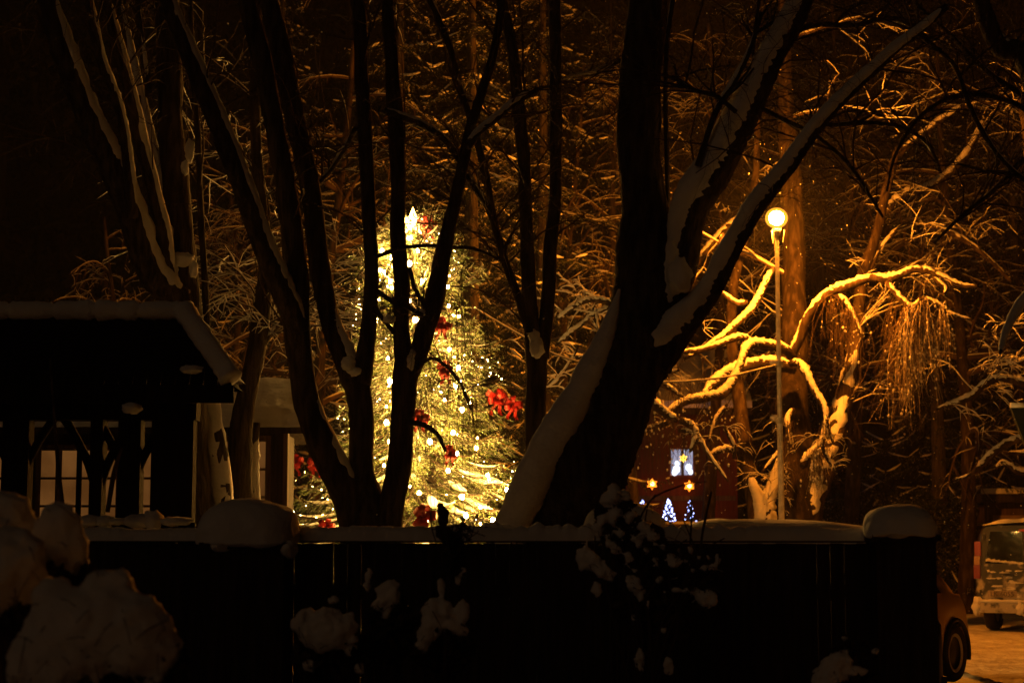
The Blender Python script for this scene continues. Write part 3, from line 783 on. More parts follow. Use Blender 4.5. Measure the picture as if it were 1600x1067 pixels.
T.limb([(1240, 640, 7), (1232, 648, 8), (1230, 662, 10), (1234, 680, 7), (1238, 700, 5)], 31.2, 30.6, **kw)
T.limb([(1228, 690, 5), (1210, 715, 5), (1190, 738, 4)], 31.2, 30.8, **kw)
for (x, y, n, L, sp_, dd, r_) in ((1420, 484, 60, 2.1, .26, 29.9, .008), (1440, 474, 40, 1.5, .36, 29.8, .007), (1470, 482, 22, 1.1, .32, 29.7, .007), (1400, 470, 22, 2.0, .3, 30.0, .006), (1415, 560, 30, 1.4, .30, 29.9, .005), (1300, 460, 20, 1.5, .3, 30.9, .006), (1330, 480, 22, 1.8, .3, 30.6, .006),
                           (1276, 706, 44, .75, .22, 29.8, .007), (1290, 660, 22, .8, .2, 29.8, .006), (1232, 662, 30, 1.2, .2, 30.6, .006), (1080, 664, 26, 1.1, .3, 29.2, .006), (1050, 655, 46, 1.3, .35, 29.3, .005), (1020, 640, 34, 1.6, .35, 29.4, .005), (1100, 625, 20, 1.3, .3, 29.4, .005), (1140, 640, 20, 1.2, .3, 29.8, .005), (1130, 706, 16, .7, .25, 29.4, .005), (1060, 600, 16, .7, .3, 29.2, .005)):
    if r_ >= .007 and x > 1200:
        T.rime = getattr(T, 'rime', None) or MB(); droop_spray(T.rime, T.ts, P(x, y, dd), int(n * .7), L, sp_, r_, snow=1.0)
    droop_spray(T.tw, T.ts, P(x, y, dd), int(n * .8), L, sp_, r_ * .8, snow=.6)
T.spawn(6, .5, .004, levels=2, which=list(range(1, 20)), fr=(.2, 1), snow=0, droop=.4, up=0)
T.spawn(2, .5, .006, levels=1, which=list(range(1, 20)), fr=(.1, 1), snow=.5, droop=.35, up=0)
for q in range(7):
    i = random.randint(20, len(T.polys[0][0]) - 4); a = random.uniform(0, 6.28)
    grow(T.tw, T.ts, T.polys[0][0][i], (math.cos(a), math.sin(a) * .6, .35), random.uniform(1.6, 3.4), .035, 2, .12, 1.0, 7, .22)
T.finish()

T = Tree('snowy_tree', (P(1262, 800, 33)[0], 33, 0), 'snow plastered trunk leaning away to the right of the street lamp', G2, bark=BARK2, twig=TWIG2)
T.limb([(1246, 960, 50), (1262, 800, 46), (1286, 730, 40), (1304, 680, 34), (1318, 625, 30), (1330, 575, 26), (1340, 525, 24), (1342, 480, 20), (1350, 420, 18), (1372, 360, 16), (1384, 300, 14), (1404, 230, 12)], 32, 33.5, name='trunk', snow=0)
T.limb([(1256, 840, 40), (1268, 790, 38), (1288, 728, 34), (1306, 680, 30), (1318, 625, 27), (1330, 575, 23), (1339, 530, 18)], 31.95, 32.25, name='trunk_side', lo=0, hi=.05, lift=.2, wide=1.0, wind=(-.9, -.5, 0), clumpy=.3, grow=.01, jag=.3)
T.limb([(1384, 330, 14), (1410, 305, 14), (1440, 298, 13), (1464, 288, 13), (1486, 268, 12), (1508, 245, 12), (1524, 218, 10), (1540, 180, 8)], 34.4, 36, **kw)
T.limb([(1350, 440, 9), (1380, 380, 8), (1420, 350, 8), (1460, 355, 8), (1500, 372, 8), (1540, 400, 7), (1580, 440, 6)], 34, 35, **kw)
T.limb([(1404, 240, 11), (1440, 210, 9), (1480, 180, 8), (1520, 160, 8), (1570, 165, 6)], 33.4, 34, **kw)
T.spawn(3, 1.7, .012, levels=2, fr=(.5, 1), snow=.6, droop=.12)
T.finish()

T = Tree('snowy_tree', (P(1180, 800, 32)[0], 32, 0), 'slim tree with a snow filled fork left of the street lamp pole', G2, bark=BARK2, twig=TWIG2)
T.limb([(1190, 960, 34), (1182, 800, 30), (1170, 730, 26), (1160, 670, 24), (1152, 600, 20), (1142, 520, 18), (1148, 440, 15), (1166, 360, 13), (1180, 280, 11), (1184, 180, 9)], 32, 34.6, name='trunk', snow=0)
pk = dict(lo=0, hi=.05, lift=.12, wide=1.08, wind=(-.2, -.9, 0), clumpy=.2, grow=.02)
T.limb([(1198, 900, 36), (1198, 830, 34), (1196, 795, 28), (1204, 772, 18), (1213, 745, 13), (1221, 705, 9)], 31.5, **pk)
T.limb([(1196, 850, 30), (1194, 800, 24), (1184, 776, 16), (1176, 756, 10), (1173, 742, 5)], 31.4, **pk)
T.limb([(1208, 418, 9), (1198, 440, 9), (1188, 462, 10), (1176, 482, 10), (1160, 498, 10), (1146, 510, 9), (1132, 524, 9), (1118, 532, 7), (1096, 548, 7), (1070, 560, 5)], 32, 31, **kw)
T.limb([(1174, 534, 10), (1158, 527, 11), (1140, 532, 9), (1112, 542, 9), (1086, 548, 8), (1054, 551, 6)], 31.4, 30.8, **kw)
T.limb([(1168, 472, 7), (1152, 474, 8), (1136, 464, 7), (1126, 455, 5)], 31.5, **kw)
T.limb([(1190, 330, 14), (1160, 340, 13), (1132, 362, 12), (1108, 388, 11), (1090, 412, 9), (1080, 440, 7)], 34.6, 35, **kw)
T.limb([(1130, 365, 7), (1124, 390, 6), (1136, 410, 5)], 31.3, **kw)
T.spawn(2, 1.0, .008, levels=2, fr=(.3, 1), snow=.5, droop=.12)
T.finish()

T = Tree('snowy_tree', (P(1640, 800, 30)[0], 30, 0), 'snowy tree at the far right with long curved bare boughs', G2, bark=BARK2, twig=TWIG2)
T.limb([(1660, 960, 50), (1650, 800, 44), (1640, 640, 40), (1630, 480, 34), (1620, 300, 28), (1600, 150, 22)], 30, name='trunk', snow=0)
T.limb([(1640, 600, 14), (1600, 600, 12), (1572, 592, 12), (1552, 594, 12), (1534, 604, 11), (1520, 618, 10), (1500, 628, 9), (1478, 634, 6), (1462, 640, 4)], 30, **kw)
T.limb([(1640, 690, 14), (1600, 686, 12), (1576, 692, 12), (1556, 704, 12), (1538, 722, 10), (1522, 738, 8), (1506, 746, 5), (1488, 750, 3)], 30, **kw)
T.limb([(1640, 706, 8), (1600, 708, 7), (1568, 708, 5)], 30.3, **kw)
T.limb([(1620, 740, 8), (1592, 738, 8), (1578, 728, 7), (1566, 722, 6), (1556, 732, 4)], 30.2, **kw)
T.limb([(1640, 520, 9), (1610, 560, 8), (1580, 570, 7), (1545, 575, 5)], 30.2, **kw)
T.spawn(7, 1.0, .010, levels=2, which=[0, 1, 5], snow=.8, droop=.25, up=0)
T.finish()

T = Tree('snowy_tree', (P(915, 800, 27)[0], 27, 0), 'snowy drooping boughs showing just left of the thickest leaning trunk', G2, bark=BARK2, twig=TWIG2)
T.limb([(915, 960, 30), (920, 800, 28), (950, 640, 24), (980, 500, 22), (1000, 380, 18)], 27, name='trunk', snow=0)
T.limb([(996, 480, 12), (962, 476, 11), (940, 470, 10), (922, 468, 9), (900, 477, 8), (882, 490, 7), (870, 500, 4)], 27, 26.4, **kw)
T.limb([(962, 477, 8), (946, 484, 8), (926, 492, 7), (908, 508, 6), (886, 524, 6), (868, 540, 4)], 27, 26.4, **kw)
T.limb([(928, 476, 5), (932, 500, 5), (937, 530, 3)], 26.8, 26.6, **kw)
T.limb([(900, 560, 5), (918, 556, 6), (930, 552, 4)], 26.6, 26.4, **kw)
T.limb([(905, 540, 4), (885, 575, 4), (865, 600, 4), (850, 608, 3)], 26.9, 26.6, **kw)
T.spawn(5, .7, .007, levels=1, which=[1, 2, 3, 4, 5], fr=(.1, 1), snow=1.1, droop=.2, up=.1)
T.finish()
# ================================================================== further trees: broadleaf and spruce
G3 = 'snowy broadleaf trees further back'
def far_tree(px, d, wpx, h, label, n=70, L=3.6, seed=0, lean=0, z0=.30):
    random.seed(seed); 
    global RNG; RNG = np.random.default_rng(seed)
    d += 5; wpx *= .8; b = P(px, 850, d); b[2] = 0; n = int(n * .8)
    root = empty('broadleaf_tree', b, label, 'tree', G3)
    k = 10; t = np.linspace(0, 1, k)
    pts = np.stack([b[0] + lean * h * t + .25 * np.sin(t * 5 + seed), b[1] + .2 * np.cos(t * 4 + seed), h * t], 1)
    pts = catmull(pts, 4)
    rad = np.linspace(M(wpx, d) / 2, .03, len(pts))
    m = MB(); m.tube(pts, rad, 12, nz=.03); shift(m.build('trunk', BARK2, root), root)
    mb, sm = MB(), MB()
    for q in range(n):
        f = z0 + (1 - z0) * random.random() ** .9
        i = int(f * (len(pts) - 1)); a = random.uniform(0, 6.283)
        ll = L * (1.15 - .7 * f) * random.uniform(.6, 1.2)
        grow(mb, sm, pts[i], (math.cos(a), math.sin(a), random.uniform(.1, .9)), ll, min(rad[i] * .6, .085), 2, .13, .40, 9, .17, (4, 7), 4, (.25, .6))
    shift(mb.build('branches', TWIG2, root), root); tag(shift(sm.build('branch_snow', SNOWR, root), root), kind='stuff')
    return root
far_tree(1120, 37, 30, 14, 'tall bare tree behind the lamp with snow on every branch', 18, 4.2, 11, 0, .42)
far_tree(1330, 38, 36, 15, 'wide bare snowy tree over the arching bough', 20, 4.6, 12)
far_tree(1500, 36, 34, 14, 'bare snowy tree above the garage roof', 28, 4.2, 13)
far_tree(978, 34, 26, 13, 'bare snowy tree hidden behind the upright part of the thickest trunk', 20, 4.0, 14, 0, .45)
far_tree(900, 33, 22, 12, 'bare snowy tree between the slim two stemmed tree and the thickest trunk', 34, 3.6, 15)
far_tree(505, 30, 30, 14, 'broad frosty tree left of the christmas tree top', 36, 3.8, 16, .02)
far_tree(345, 32, 26, 9.5, 'low frosty tree above the end of the shelter roof', 36, 3.4, 17)
far_tree(170, 30, 20, 8.0, 'small frosty tree between the leaning stems and the shelter ridge', 22, 2.6, 18)
far_tree(1215, 44, 34, 17, 'very tall snowy tree reaching over the street lamp', 18, 5.0, 19)
far_tree(1610, 42, 30, 15, 'snowy tree cropped by the upper right corner', 34, 4.6, 20)

G4 = 'tall spruces with sagging snowy boughs'
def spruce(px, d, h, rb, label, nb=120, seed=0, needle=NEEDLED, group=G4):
    random.seed(seed)
    global RNG; RNG = np.random.default_rng(seed)
    b = P(px, 850, d); b[2] = 0
    root = empty('spruce', b, label, 'spruce', group)
    m = MB(); m.tube(np.array([b + UP * h * t for t in np.linspace(0, 1, 12)]), np.linspace(.22, .03, 12), 10); shift(m.build('trunk', BARK, root), root)
    sm = MB(); tb, td, tl = [], [], []
    for q in range(nb):
        f = .06 + .92 * (q + random.random()) / nb
        L = rb * (1 - f) ** .8 * random.uniform(.75, 1.1) + .25
        a = q * 2.399 + random.uniform(-.3, .3)
        hd = np.array([math.cos(a), math.sin(a), 0]); n = 10; s_ = np.linspace(0, 1, n)
        sag = random.uniform(.25, .45)
        pts = b + UP * h * f + hd * (s_ * L)[:, None] + UP * (-(s_ * L) * sag * np.sin(s_ * 2.4))[:, None]
        sd_ = np.array([-hd[1], hd[0], 0])
        if L > .5:
            brk = random.uniform(.2, .45)
            for c0 in np.arange(brk, 1, .3):
                c1 = min(1, c0 + random.uniform(.12, .26)); ss = np.linspace(c0, c1, 5)
                pp = np.stack([np.interp(ss, s_, pts[:, a_]) for a_ in range(3)], 1) + sd_ * random.uniform(-.12, .12)
                sm.tube(pp + UP * .02, np.array([.008, .02, .024, .02, .006]) * random.uniform(.6, 1.3), 4, cap=False, nz=.2)
        k = max(4, int(L / .11))
        for j in range(k):
            t_ = (j + random.random()) / k; pt = np.array([np.interp(t_, s_, pts[:, a_]) for a_ in range(3)])
            for sg in (-1, 1):
                tb.append(pt); td.append(hd * random.uniform(.3, .8) + sd_ * sg * random.uniform(.3, .8) + UP * random.uniform(-1.1, -.2)); tl.append(random.uniform(.2, .42) * (1.15 - .5 * t_))
    cr = needles(tb, td, tl, 26, .05, .016)
    shift(cr.build('crown', needle, root, False), root); tag(shift(sm.build('bough_snow', SNOWR, root), root), kind='stuff')
    return root
def needles(tb, td, tl, per, nl, nw):
    tb = np.array(tb); td = np.array(td); tl = np.array(tl); td = td / np.linalg.norm(td, axis=1, keepdims=True)
    N = len(tb); t = RNG.random((N, per)); 
    d = td[:, None]; p0 = tb[:, None] + d * (t * tl[:, None])[..., None]
    rnd = RNG.normal(0, 1, (N, per, 3)); rnd -= (rnd * d).sum(-1, keepdims=True) * d; rnd /= np.linalg.norm(rnd, axis=-1, keepdims=True)
    sd_ = np.cross(rnd, np.broadcast_to(d, rnd.shape))
    ln = nl * RNG.uniform(.7, 1.2, (N, per, 1)) * (1.1 - .5 * t[..., None])
    tip = p0 + d * ln * .75 + rnd * ln * .65
    a = p0 + sd_ * nw / 2; b = p0 - sd_ * nw / 2
    V = np.stack([a, b, tip], 2).reshape(-1, 3)
    m = MB(); m.add(V, np.arange(len(V)).reshape(-1, 3))
    ax = MB()
    return m
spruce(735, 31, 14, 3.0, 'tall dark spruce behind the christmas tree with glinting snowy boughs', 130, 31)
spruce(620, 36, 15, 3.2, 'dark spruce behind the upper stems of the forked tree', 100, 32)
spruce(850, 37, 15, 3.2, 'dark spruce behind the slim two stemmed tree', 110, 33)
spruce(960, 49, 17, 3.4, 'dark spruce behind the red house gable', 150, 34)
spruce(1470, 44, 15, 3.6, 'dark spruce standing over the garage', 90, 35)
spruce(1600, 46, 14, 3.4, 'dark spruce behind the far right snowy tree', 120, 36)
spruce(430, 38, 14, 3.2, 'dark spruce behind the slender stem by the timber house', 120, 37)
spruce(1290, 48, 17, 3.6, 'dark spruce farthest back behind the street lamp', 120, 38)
# dense wood closing the view
def wood():
    global RNG; RNG = np.random.default_rng(5); random.seed(5)
    N = 15000
    x = RNG.uniform(-24, 32, N); y = RNG.uniform(52, 60, N); z = 20 * RNG.random(N) ** .8
    d = RNG.normal(0, 1, (N, 3)); d[:, 2] -= .5
    m = needles(np.stack([x, y, z], 1), d, np.full(N, 1.5), 14, .5, .22)
    for k in range(60):
        xx = RNG.uniform(-24, 32); yy = RNG.uniform(52, 60); m.tube(np.array([[xx, yy, 0], [xx, yy, 8], [xx, yy, 20]]), [.3, .2, .1], 6)
    tag(m.build('distant_wood', mat('far_needles', (.02, .022, .012), .95, spec=0), None, False), kind='stuff', label='dark wood closing off the view behind everything', cat='wood')
wood()

# ================================================================== the christmas tree
random.seed(77); RNG = np.random.default_rng(77)
XD = 22.0
XC = P(650, 800, XD)[0]
def zpx(y): return P(650, y, XD)[2]
_zr = [(zpx(1000), 2.0), (zpx(860), 1.85), (zpx(800), 1.80), (zpx(740), 1.58), (zpx(700), 1.25), (zpx(640), 1.08), (zpx(560), .98), (zpx(500), .90), (zpx(440), .72), (zpx(390), .45), (zpx(352), .22), (zpx(330), .05)]
_z = [q[0] for q in _zr]; _r = [q[1] for q in _zr]
def xr(z): return float(np.interp(z, _z, _r))
def axis_x(z): return XC + (.02 if z < 4.5 else -.02)
def xmas():
    top = zpx(336)
    root = empty('christmas_tree', (XC, XD, 0), 'tall lit christmas spruce glowing yellow green behind the forked tree', 'christmas tree')
    m = MB(); m.tube(np.array([[XC, XD, z] for z in np.linspace(0, top, 14)]), np.linspace(.12, .015, 14), 10); shift(m.build('trunk', BARK, root), root)
    tb, td, tl = [], [], []; br = MB(); sn = MB()
    nb = 520
    for q in range(nb):
        f = (q + random.random()) / nb
        z = .5 + (top - .5) * f ** .92
        L = xr(z - .12) * random.uniform(.72, 1.08)
        if z < zpx(690) and random.random() < .35: L *= 1.15
        a = q * 2.39996 + random.uniform(-.25, .25)
        hd = np.array([math.cos(a), math.sin(a), 0.]); sd_ = np.array([-hd[1], hd[0], 0])
        n = 9; s_ = np.linspace(0, 1, n)
        dr = random.uniform(.42, .66) if z < 4.6 else random.uniform(-.2, .15)
        base = np.array([axis_x(z), XD, z])
        pts = base + hd * (s_ * L)[:, None] + UP * (-L * dr * s_ ** 1.2 + L * .30 * s_ ** 4)[:, None]
        br.tube(pts, np.linspace(.018, .005, n), 4, cap=False)
        k = max(3, int(L / .075))
        for j in range(k):
            t_ = .18 + .82 * (j + random.random()) / k
            pt = np.array([np.interp(t_, s_, pts[:, c]) for c in range(3)])
            for sg in (-1, 1):
                e = hd * random.uniform(.5, .9) + sd_ * sg * random.uniform(.35, .8) + UP * random.uniform(-1.1, 0)
                ll = random.uniform(.10, .24) * (1.25 - .7 * t_) + .05
                tb.append(pt); td.append(e); tl.append(ll)
        tb.append(pts[-2]); td.append(pts[-1] - pts[-2] + UP * .02); tl.append(.2)
        if z < zpx(690) and random.random() < .6 or random.random() < .22:
            c0 = random.uniform(.35, .6); ss = np.linspace(c0, min(1, c0 + random.uniform(.2, .45)), 6)
            pp = np.stack([np.interp(ss, s_, pts[:, c]) for c in range(3)], 1) + UP * .03
            w_ = (.040 if z < zpx(690) else .014) * random.uniform(.6, 1.3)
            sn.tube(pp, np.array([.3, .8, 1, .9, .7, .2]) * w_ * 1.3, 7, nz=.15, off=np.tile(UP, (6, 1)), rad2=np.array([.3, .7, 1, .9, .6, .2]) * w_ * .7)
    cr = needles(tb, td, tl, 34, .03, .006)
    shift(br.build('branches', TWIG, root), root)
    shift(cr.build('crown', NEEDLE, root, False), root)
    tag(shift(sn.build('bough_snow', SNOWR, root), root), kind='stuff')
    return root
xmas()
def surf(px, py, out=.97):
    z = P(px, py, XD)[2]; r = xr(z) * out
    d = XD - math.sqrt(max(0, r * r - (P(px, py, XD)[0] - axis_x(z)) ** 2))
    return P(px, py, d)
v2, f2 = ico(2)
def bulb_mesh(name, r, mt):
    m = MB(); m.add(v2 * np.array([r, r, r * 1.25]), f2); return m.mesh(name, mt)
big = bulb_mesh('bulb', .023, BULB); small = bulb_mesh('bulb', .005, BULBS)
def light_string(pts, label, mesh, cable=True, group='light strings on the christmas tree', name='light_string'):
    root = empty(name, pts[0], label, 'light string', group)
    m = MB(); q = catmull(pts, 3) if len(pts) > 3 else np.array(pts); m.tube(q, .004, 4, cap=False)
    shift(m.build('cable', BLACK, root), root)
    for p in pts:
        o = link('bulb', mesh, root); o.location = Vector(p) - Vector(pts[0]); o.scale = [random.uniform(.6, 1.15)] * 3
    return root
sA = [(640, 372), (652, 392), (640, 412), (600, 425), (612, 450), (700, 448), (701, 478), (696, 510), (702, 546), (716, 575), (720, 597), (712, 604), (733, 630), (722, 640), (708, 676), (714, 708), (698, 712), (720, 776), (728, 806)]
light_string([surf(x, y) for x, y in sA], 'string of large bright bulbs running down the front of the christmas tree', big)
sB = [(597, 392), (594, 422), (612, 500), (606, 560), (609, 596), (617, 628), (604, 660), (608, 690), (600, 727), (588, 790), (590, 812)]
light_string([surf(x, y) for x, y in sB], 'string of large bulbs seen between the two dark forks', big)
sC = [(546, 545), (640, 470), (672, 500), (610, 440), (660, 440), (648, 500), (588, 500), (640, 356), (612, 404), (676, 420)]
light_string([surf(x, y) for x, y in sC], 'string of large bulbs high in the christmas tree behind the stems', big)
sD = [(722, 776), (750, 792), (700, 735), (762, 742), (655, 770), (792, 765), (640, 716), (672, 690), (744, 700), (810, 742), (690, 812), (770, 812)]
light_string([surf(x, y, .8) for x, y in sD], 'added string of large bulbs brightening the snowy lowest boughs from within', big)  # added bulbs, set inside the crown to light the low boughs
pts = []
for j in range(44):
    t = j / 43; z = 1.4 + (zpx(400) - 1.4) * t; a = 7.5 * 6.283 * t; r = xr(z) * .62
    pts.append(np.array([axis_x(z) + r * math.cos(a), XD + r * math.sin(a), z]))
light_string(pts, 'added string of bulbs lighting the crown of the christmas tree from within', bulb_mesh('bulb', .014, BULB))  # helper string added to light the boughs from within
for k, (r0, rev, lab) in enumerate(((0.0, 3.2, 'string of tiny lights wound from the lowest boughs of the christmas tree'), (1.6, 3.0, 'string of tiny lights wound round the middle of the christmas tree'), (3.1, 2.7, 'string of tiny lights wound up to the tip of the christmas tree'), (4.7, 2.3, 'string of tiny lights crossing the left flank of the christmas tree'))):
    pts = []
    for j in range(52):
        t = j / 51; z = 1.2 + (zpx(345) - 1.2) * (t * .92 + .08 * ((k + 1) / 4)) ; a = r0 + rev * 6.283 * t + random.uniform(-.12, .12)
        r = xr(z) * random.uniform(.82, 1.03); pts.append(np.array([axis_x(z) + r * math.cos(a), XD + r * math.sin(a), z + random.uniform(-.1, .1)]))
    light_string(pts, lab, small)
# tiny lights on the low boughs at the left
pts = [surf(x, y, .98) for x, y in ((462, 750), (476, 738), (488, 760), (478, 790), (494, 808), (474, 818), (508, 742), (502, 765), (504, 804), (520, 795), (488, 826), (470, 805), (512, 780), (465, 830))]
# (clamped to the tree's left flank)
light_string(pts, 'short string of tiny lights on the lowest boughs at the left', small)
# topper: a soft star of light
def star(c, r, th, label, name, cat, mt, core=None, group=None, pts=5, rin=.42):
    root = empty(name, c, label, cat, group)
    m = MB(); a = np.arange(pts * 2) * np.pi / pts + np.pi / 2
    rr = np.where(np.arange(pts * 2) % 2 == 0, r, r * rin)
    ring = np.stack([rr * np.cos(a), np.zeros(pts * 2), rr * np.sin(a)], 1)
    V = np.vstack([ring, [[0, -th, 0], [0, th, 0]]]); n = pts * 2
    f = [[i, (i + 1) % n, n] for i in range(n)] + [[(i + 1) % n, i, n + 1] for i in range(n)]
    m.add(V, f); link('star_body', m.mesh('star_body', mt, False), root)
    if core:
        m = MB(); m.add(v2 * r * .34, f2); link('star_core', m.mesh('star_core', core), root).location = (0, -th * .55, 0)
    return root
star(P(645, 347, XD - .05), .19, .06, 'glowing star topper at the tip of the christmas tree', 'tree_topper', 'tree topper', TOPL)
# red bows
def bow(px, py, s_, label, d=None, seed=0):
    random.seed(seed); s_ *= .88
    c = surf(px, py, 1.04) if d is None else P(px, py, d)
    root = empty('ribbon_bow', c, label, 'bow', 'red bows on the christmas tree', random.uniform(-.4, .4))
    m = MB()
    for k in range(5):                       # crumpled loops
        a = k * 1.256 + random.uniform(-.3, .3)
        u = np.array([math.cos(a), -.25, math.sin(a)]); v = np.array([-.3 * math.sin(a), -1, .3 * math.cos(a)])
        q = np.linspace(0, 2 * np.pi, 26)
        L = s_ * random.uniform(.75, 1.1)
        p = np.array([u * L * (1 - math.cos(t)) / 2 + v * L * .42 * math.sin(t) for t in q])
        nrm = np.cross(u, v); nrm /= np.linalg.norm(nrm)
        w_ = s_ * .27
        V = np.concatenate([p + nrm * w_, p - nrm * w_]) + RNG.normal(0, s_ * .012, (52, 3)); i = np.arange(25)
        m.add(V, np.stack([i, i + 1, i + 27, i + 26], 1))
    link('loops', m.mesh('loops', RIBBON), root)
    m = MB(); m.blob((0, -.02, 0), s_ * .2, .1, 2, 2); link('knot', m.mesh('knot', RIBBON), root)
    m = MB()
    for sg in (-1, 1):
        q = np.linspace(0, 1, 8); p = np.array([[sg * s_ * .5 * t, -.03 - .05 * math.sin(t * 6), -s_ * 1.5 * t] for t in q])
        V = np.concatenate([p + [s_ * .16, 0, 0], p - [s_ * .16, 0, 0]]); i = np.arange(7)
        m.add(V, np.stack([i, i + 1, i + 9, i + 8], 1))
    link('tails', m.mesh('tails', RIBBON), root)
for k, (x, y, s_, lab, d) in enumerate((
    (668, 352, .15, 'red bow beside the star topper', 21.9), (690, 508, .13, 'red bow above the middle of the christmas tree', None), (696, 578, .13, 'red bow in the middle just left of the bright bulb string', None),
    (656, 652, .13, 'dim red bow right beside the dark fork', None), (775, 622, .16, 'left one of two red bows sticking out at the tree edge', 21.6), (800, 632, .14, 'outermost red bow at the right edge of the christmas tree', 21.7),
    (703, 708, .11, 'small red bow lit by a large bulb', None), (662, 806, .17, 'red bow low on the tree just above the fence snow', None), (462, 722, .13, 'red bow at the outer end of the left low bough', 22.2),
    (494, 724, .13, 'red bow on the left low bough next to the dark stem', 22.1), (508, 822, .12, 'red bow low at the left among tiny lights', None), (684, 502, .10, 'small red ribbon knot beside the dark leaning stem', 21.3))):
    bow(x, y, s_, lab, d, 100 + k)

# ================================================================== red house with star lanterns
def red_house():
    d = 46.0
    a = P(930, 800, d); b = P(1150, 800, d)
    zt = P(0, 640, d)[2]
    root = empty('red_house', ((a[0] + b[0]) / 2, d + 3, 0), 'dark red wooden house with one lit blue white window and orange star lanterns', 'house')
    m = MB(); x = a[0]
    while x < b[0]:
        m.box(x, x + .16, d, d + .03, 0, zt); x += .166
    m.box(a[0], b[0] - .02, d + .03, d + 5, 0, zt - .02)
    shift(m.build('wall', REDW, root, False), root)
    m = MB()
    v = [[a[0] - .4, d - .4, zt], [b[0] + .4, d - .4, zt], [b[0] + .4, d + 2.7, zt + 1.7], [a[0] - .4, d + 2.7, zt + 1.7], [a[0] - .4, d + 5.6, zt], [b[0] + .4, d + 5.6, zt]]
    v = v + [[p[0], p[1], p[2] - .15] for p in v]
    m.add(v, [[0, 1, 2, 3], [3, 2, 5, 4], [6, 9, 8, 7], [9, 10, 11, 8], [0, 6, 7, 1], [4, 5, 11, 10], [1, 7, 8, 2], [2, 8, 11, 5], [3, 9, 6, 0], [4, 10, 9, 3]])
    rf = shift(m.build('roof', WOOD, root, False), root)
    m = MB(); m.add([[p[0], p[1] , p[2] + .2] for p in v[:4]] + [[p[0], p[1], p[2] + .02] for p in v[:4]], [[0, 1, 2, 3], [0, 4, 5, 1], [1, 5, 6, 2], [3, 7, 4, 0]]); shift(m.build('roof_snow', SNOW, rf, False), root)
    # lit window
    xa, xb = P(1048, 700, d)[0], P(1082, 700, d)[0]; z1, z0 = P(0, 702, d)[2], P(0, 742, d)[2]
    m = MB()
    for (p0, p1, q0, q1) in ((xa - .07, xb + .07, z1, z1 + .07), (xa - .07, xb + .07, z0 - .07, z0), (xa - .07, xa, z0, z1), (xb, xb + .07, z0, z1)): m.box(p0, p1, d - .06, d - .003, q0, q1)
    win = shift(m.build('window', REDW, root, False), root)
    PM = mat('curtained_window', (.1, .1, .12), .4)
    n_, l_, b_ = nodes(PM)
    tc = n_.new('ShaderNodeTexCoord'); mp = n_.new('ShaderNodeMapping'); mp.inputs['Scale'].default_value = (9, 1, 2); l_.new(tc.outputs['Object'], mp.inputs[0])
    t = n_.new('ShaderNodeTexNoise'); t.inputs['Scale'].default_value = 1.6; l_.new(mp.outputs[0], t.inputs['Vector'])
    r = n_.new('ShaderNodeValToRGB'); r.color_ramp.elements[0].position = .3; r.color_ramp.elements[1].position = .7
    r.color_ramp.elements[0].color = (.16, .2, .32, 1); r.color_ramp.elements[1].color = (.42, .5, .72, 1)
    l_.new(t.outputs['Fac'], r.inputs[0]); l_.new(r.outputs[0], b_.inputs['Emission Color']); b_.inputs['Emission Strength'].default_value = 1.0
    m = MB(); m.box(xa, xb, d - .02, d - .004, z0, z1); shift(m.build('pane', PM, win, False), root)
    m = MB(); xm = xa + (xb - xa) * .54; m.box(xm - .045, xm + .03, d - .05, d - .022, z0, z1); shift(m.build('muntin', BLACK, win, False), root)
    m = MB()
    for (x_, y_, r_) in ((1057, 733, .09), (1058, 724, .06), (1076, 730, .08), (1079, 737, .06), (1054, 738, .07)):
        c = P(x_, y_, d - .12); m.add(v2 * r_ * np.array([1, .4, 1.2]) + c, f2)
    shift(m.build('curtain_lights', emitter('white_glow', (.8, .88, 1), 3), win), root)
    m = MB(); m.box(a[0], b[0], d - .05, d - .002, P(0, 778, d)[2] - .06, P(0, 778, d)[2] + .06); shift(m.build('belt_board', WOODR, root, False), root)
    # terrace in front
    tz = P(0, 815, 42.6)[2]
    m = MB(); m.box(a[0] - 1.2, b[0] + 1, 42, 45.9, tz - .25, tz - .06)
    for k in range(6): xx = a[0] - 1 + k * 1.1; m.box(xx - .07, xx + .07, 42.1, 42.24, 0, tz - .25)
    shift(m.build('terrace', WOODR, root, False), root)
    m = MB(); m.box(a[0] - 1.2, b[0] + 1, 42, 45.9, tz - .058, tz); shift(m.build('terrace_snow', SNOW, root, False), root)
    star(P(1019, 756, d - .35), .15, .08, 'orange paper star lantern further from the lit window', 'star_lantern', 'star lantern', STARM, STARC, 'orange star lanterns on the red house', 6, .6)
    star(P(1077, 759, d - .35), .15, .08, 'orange paper star lantern straight below the lit window', 'star_lantern', 'star lantern', STARM, STARC, 'orange star lanterns on the red house', 6, .6)
    star(P(1068, 716, d - .4), .11, .06, 'small yellow star lantern hanging before the lit window', 'star_lantern', 'star lantern', emitter('yellow_star_glow', (1, .5, .05), 5), None, 'orange star lanterns on the red house', 6, .6)
    # hanging cords
    return tz
tz = red_house()
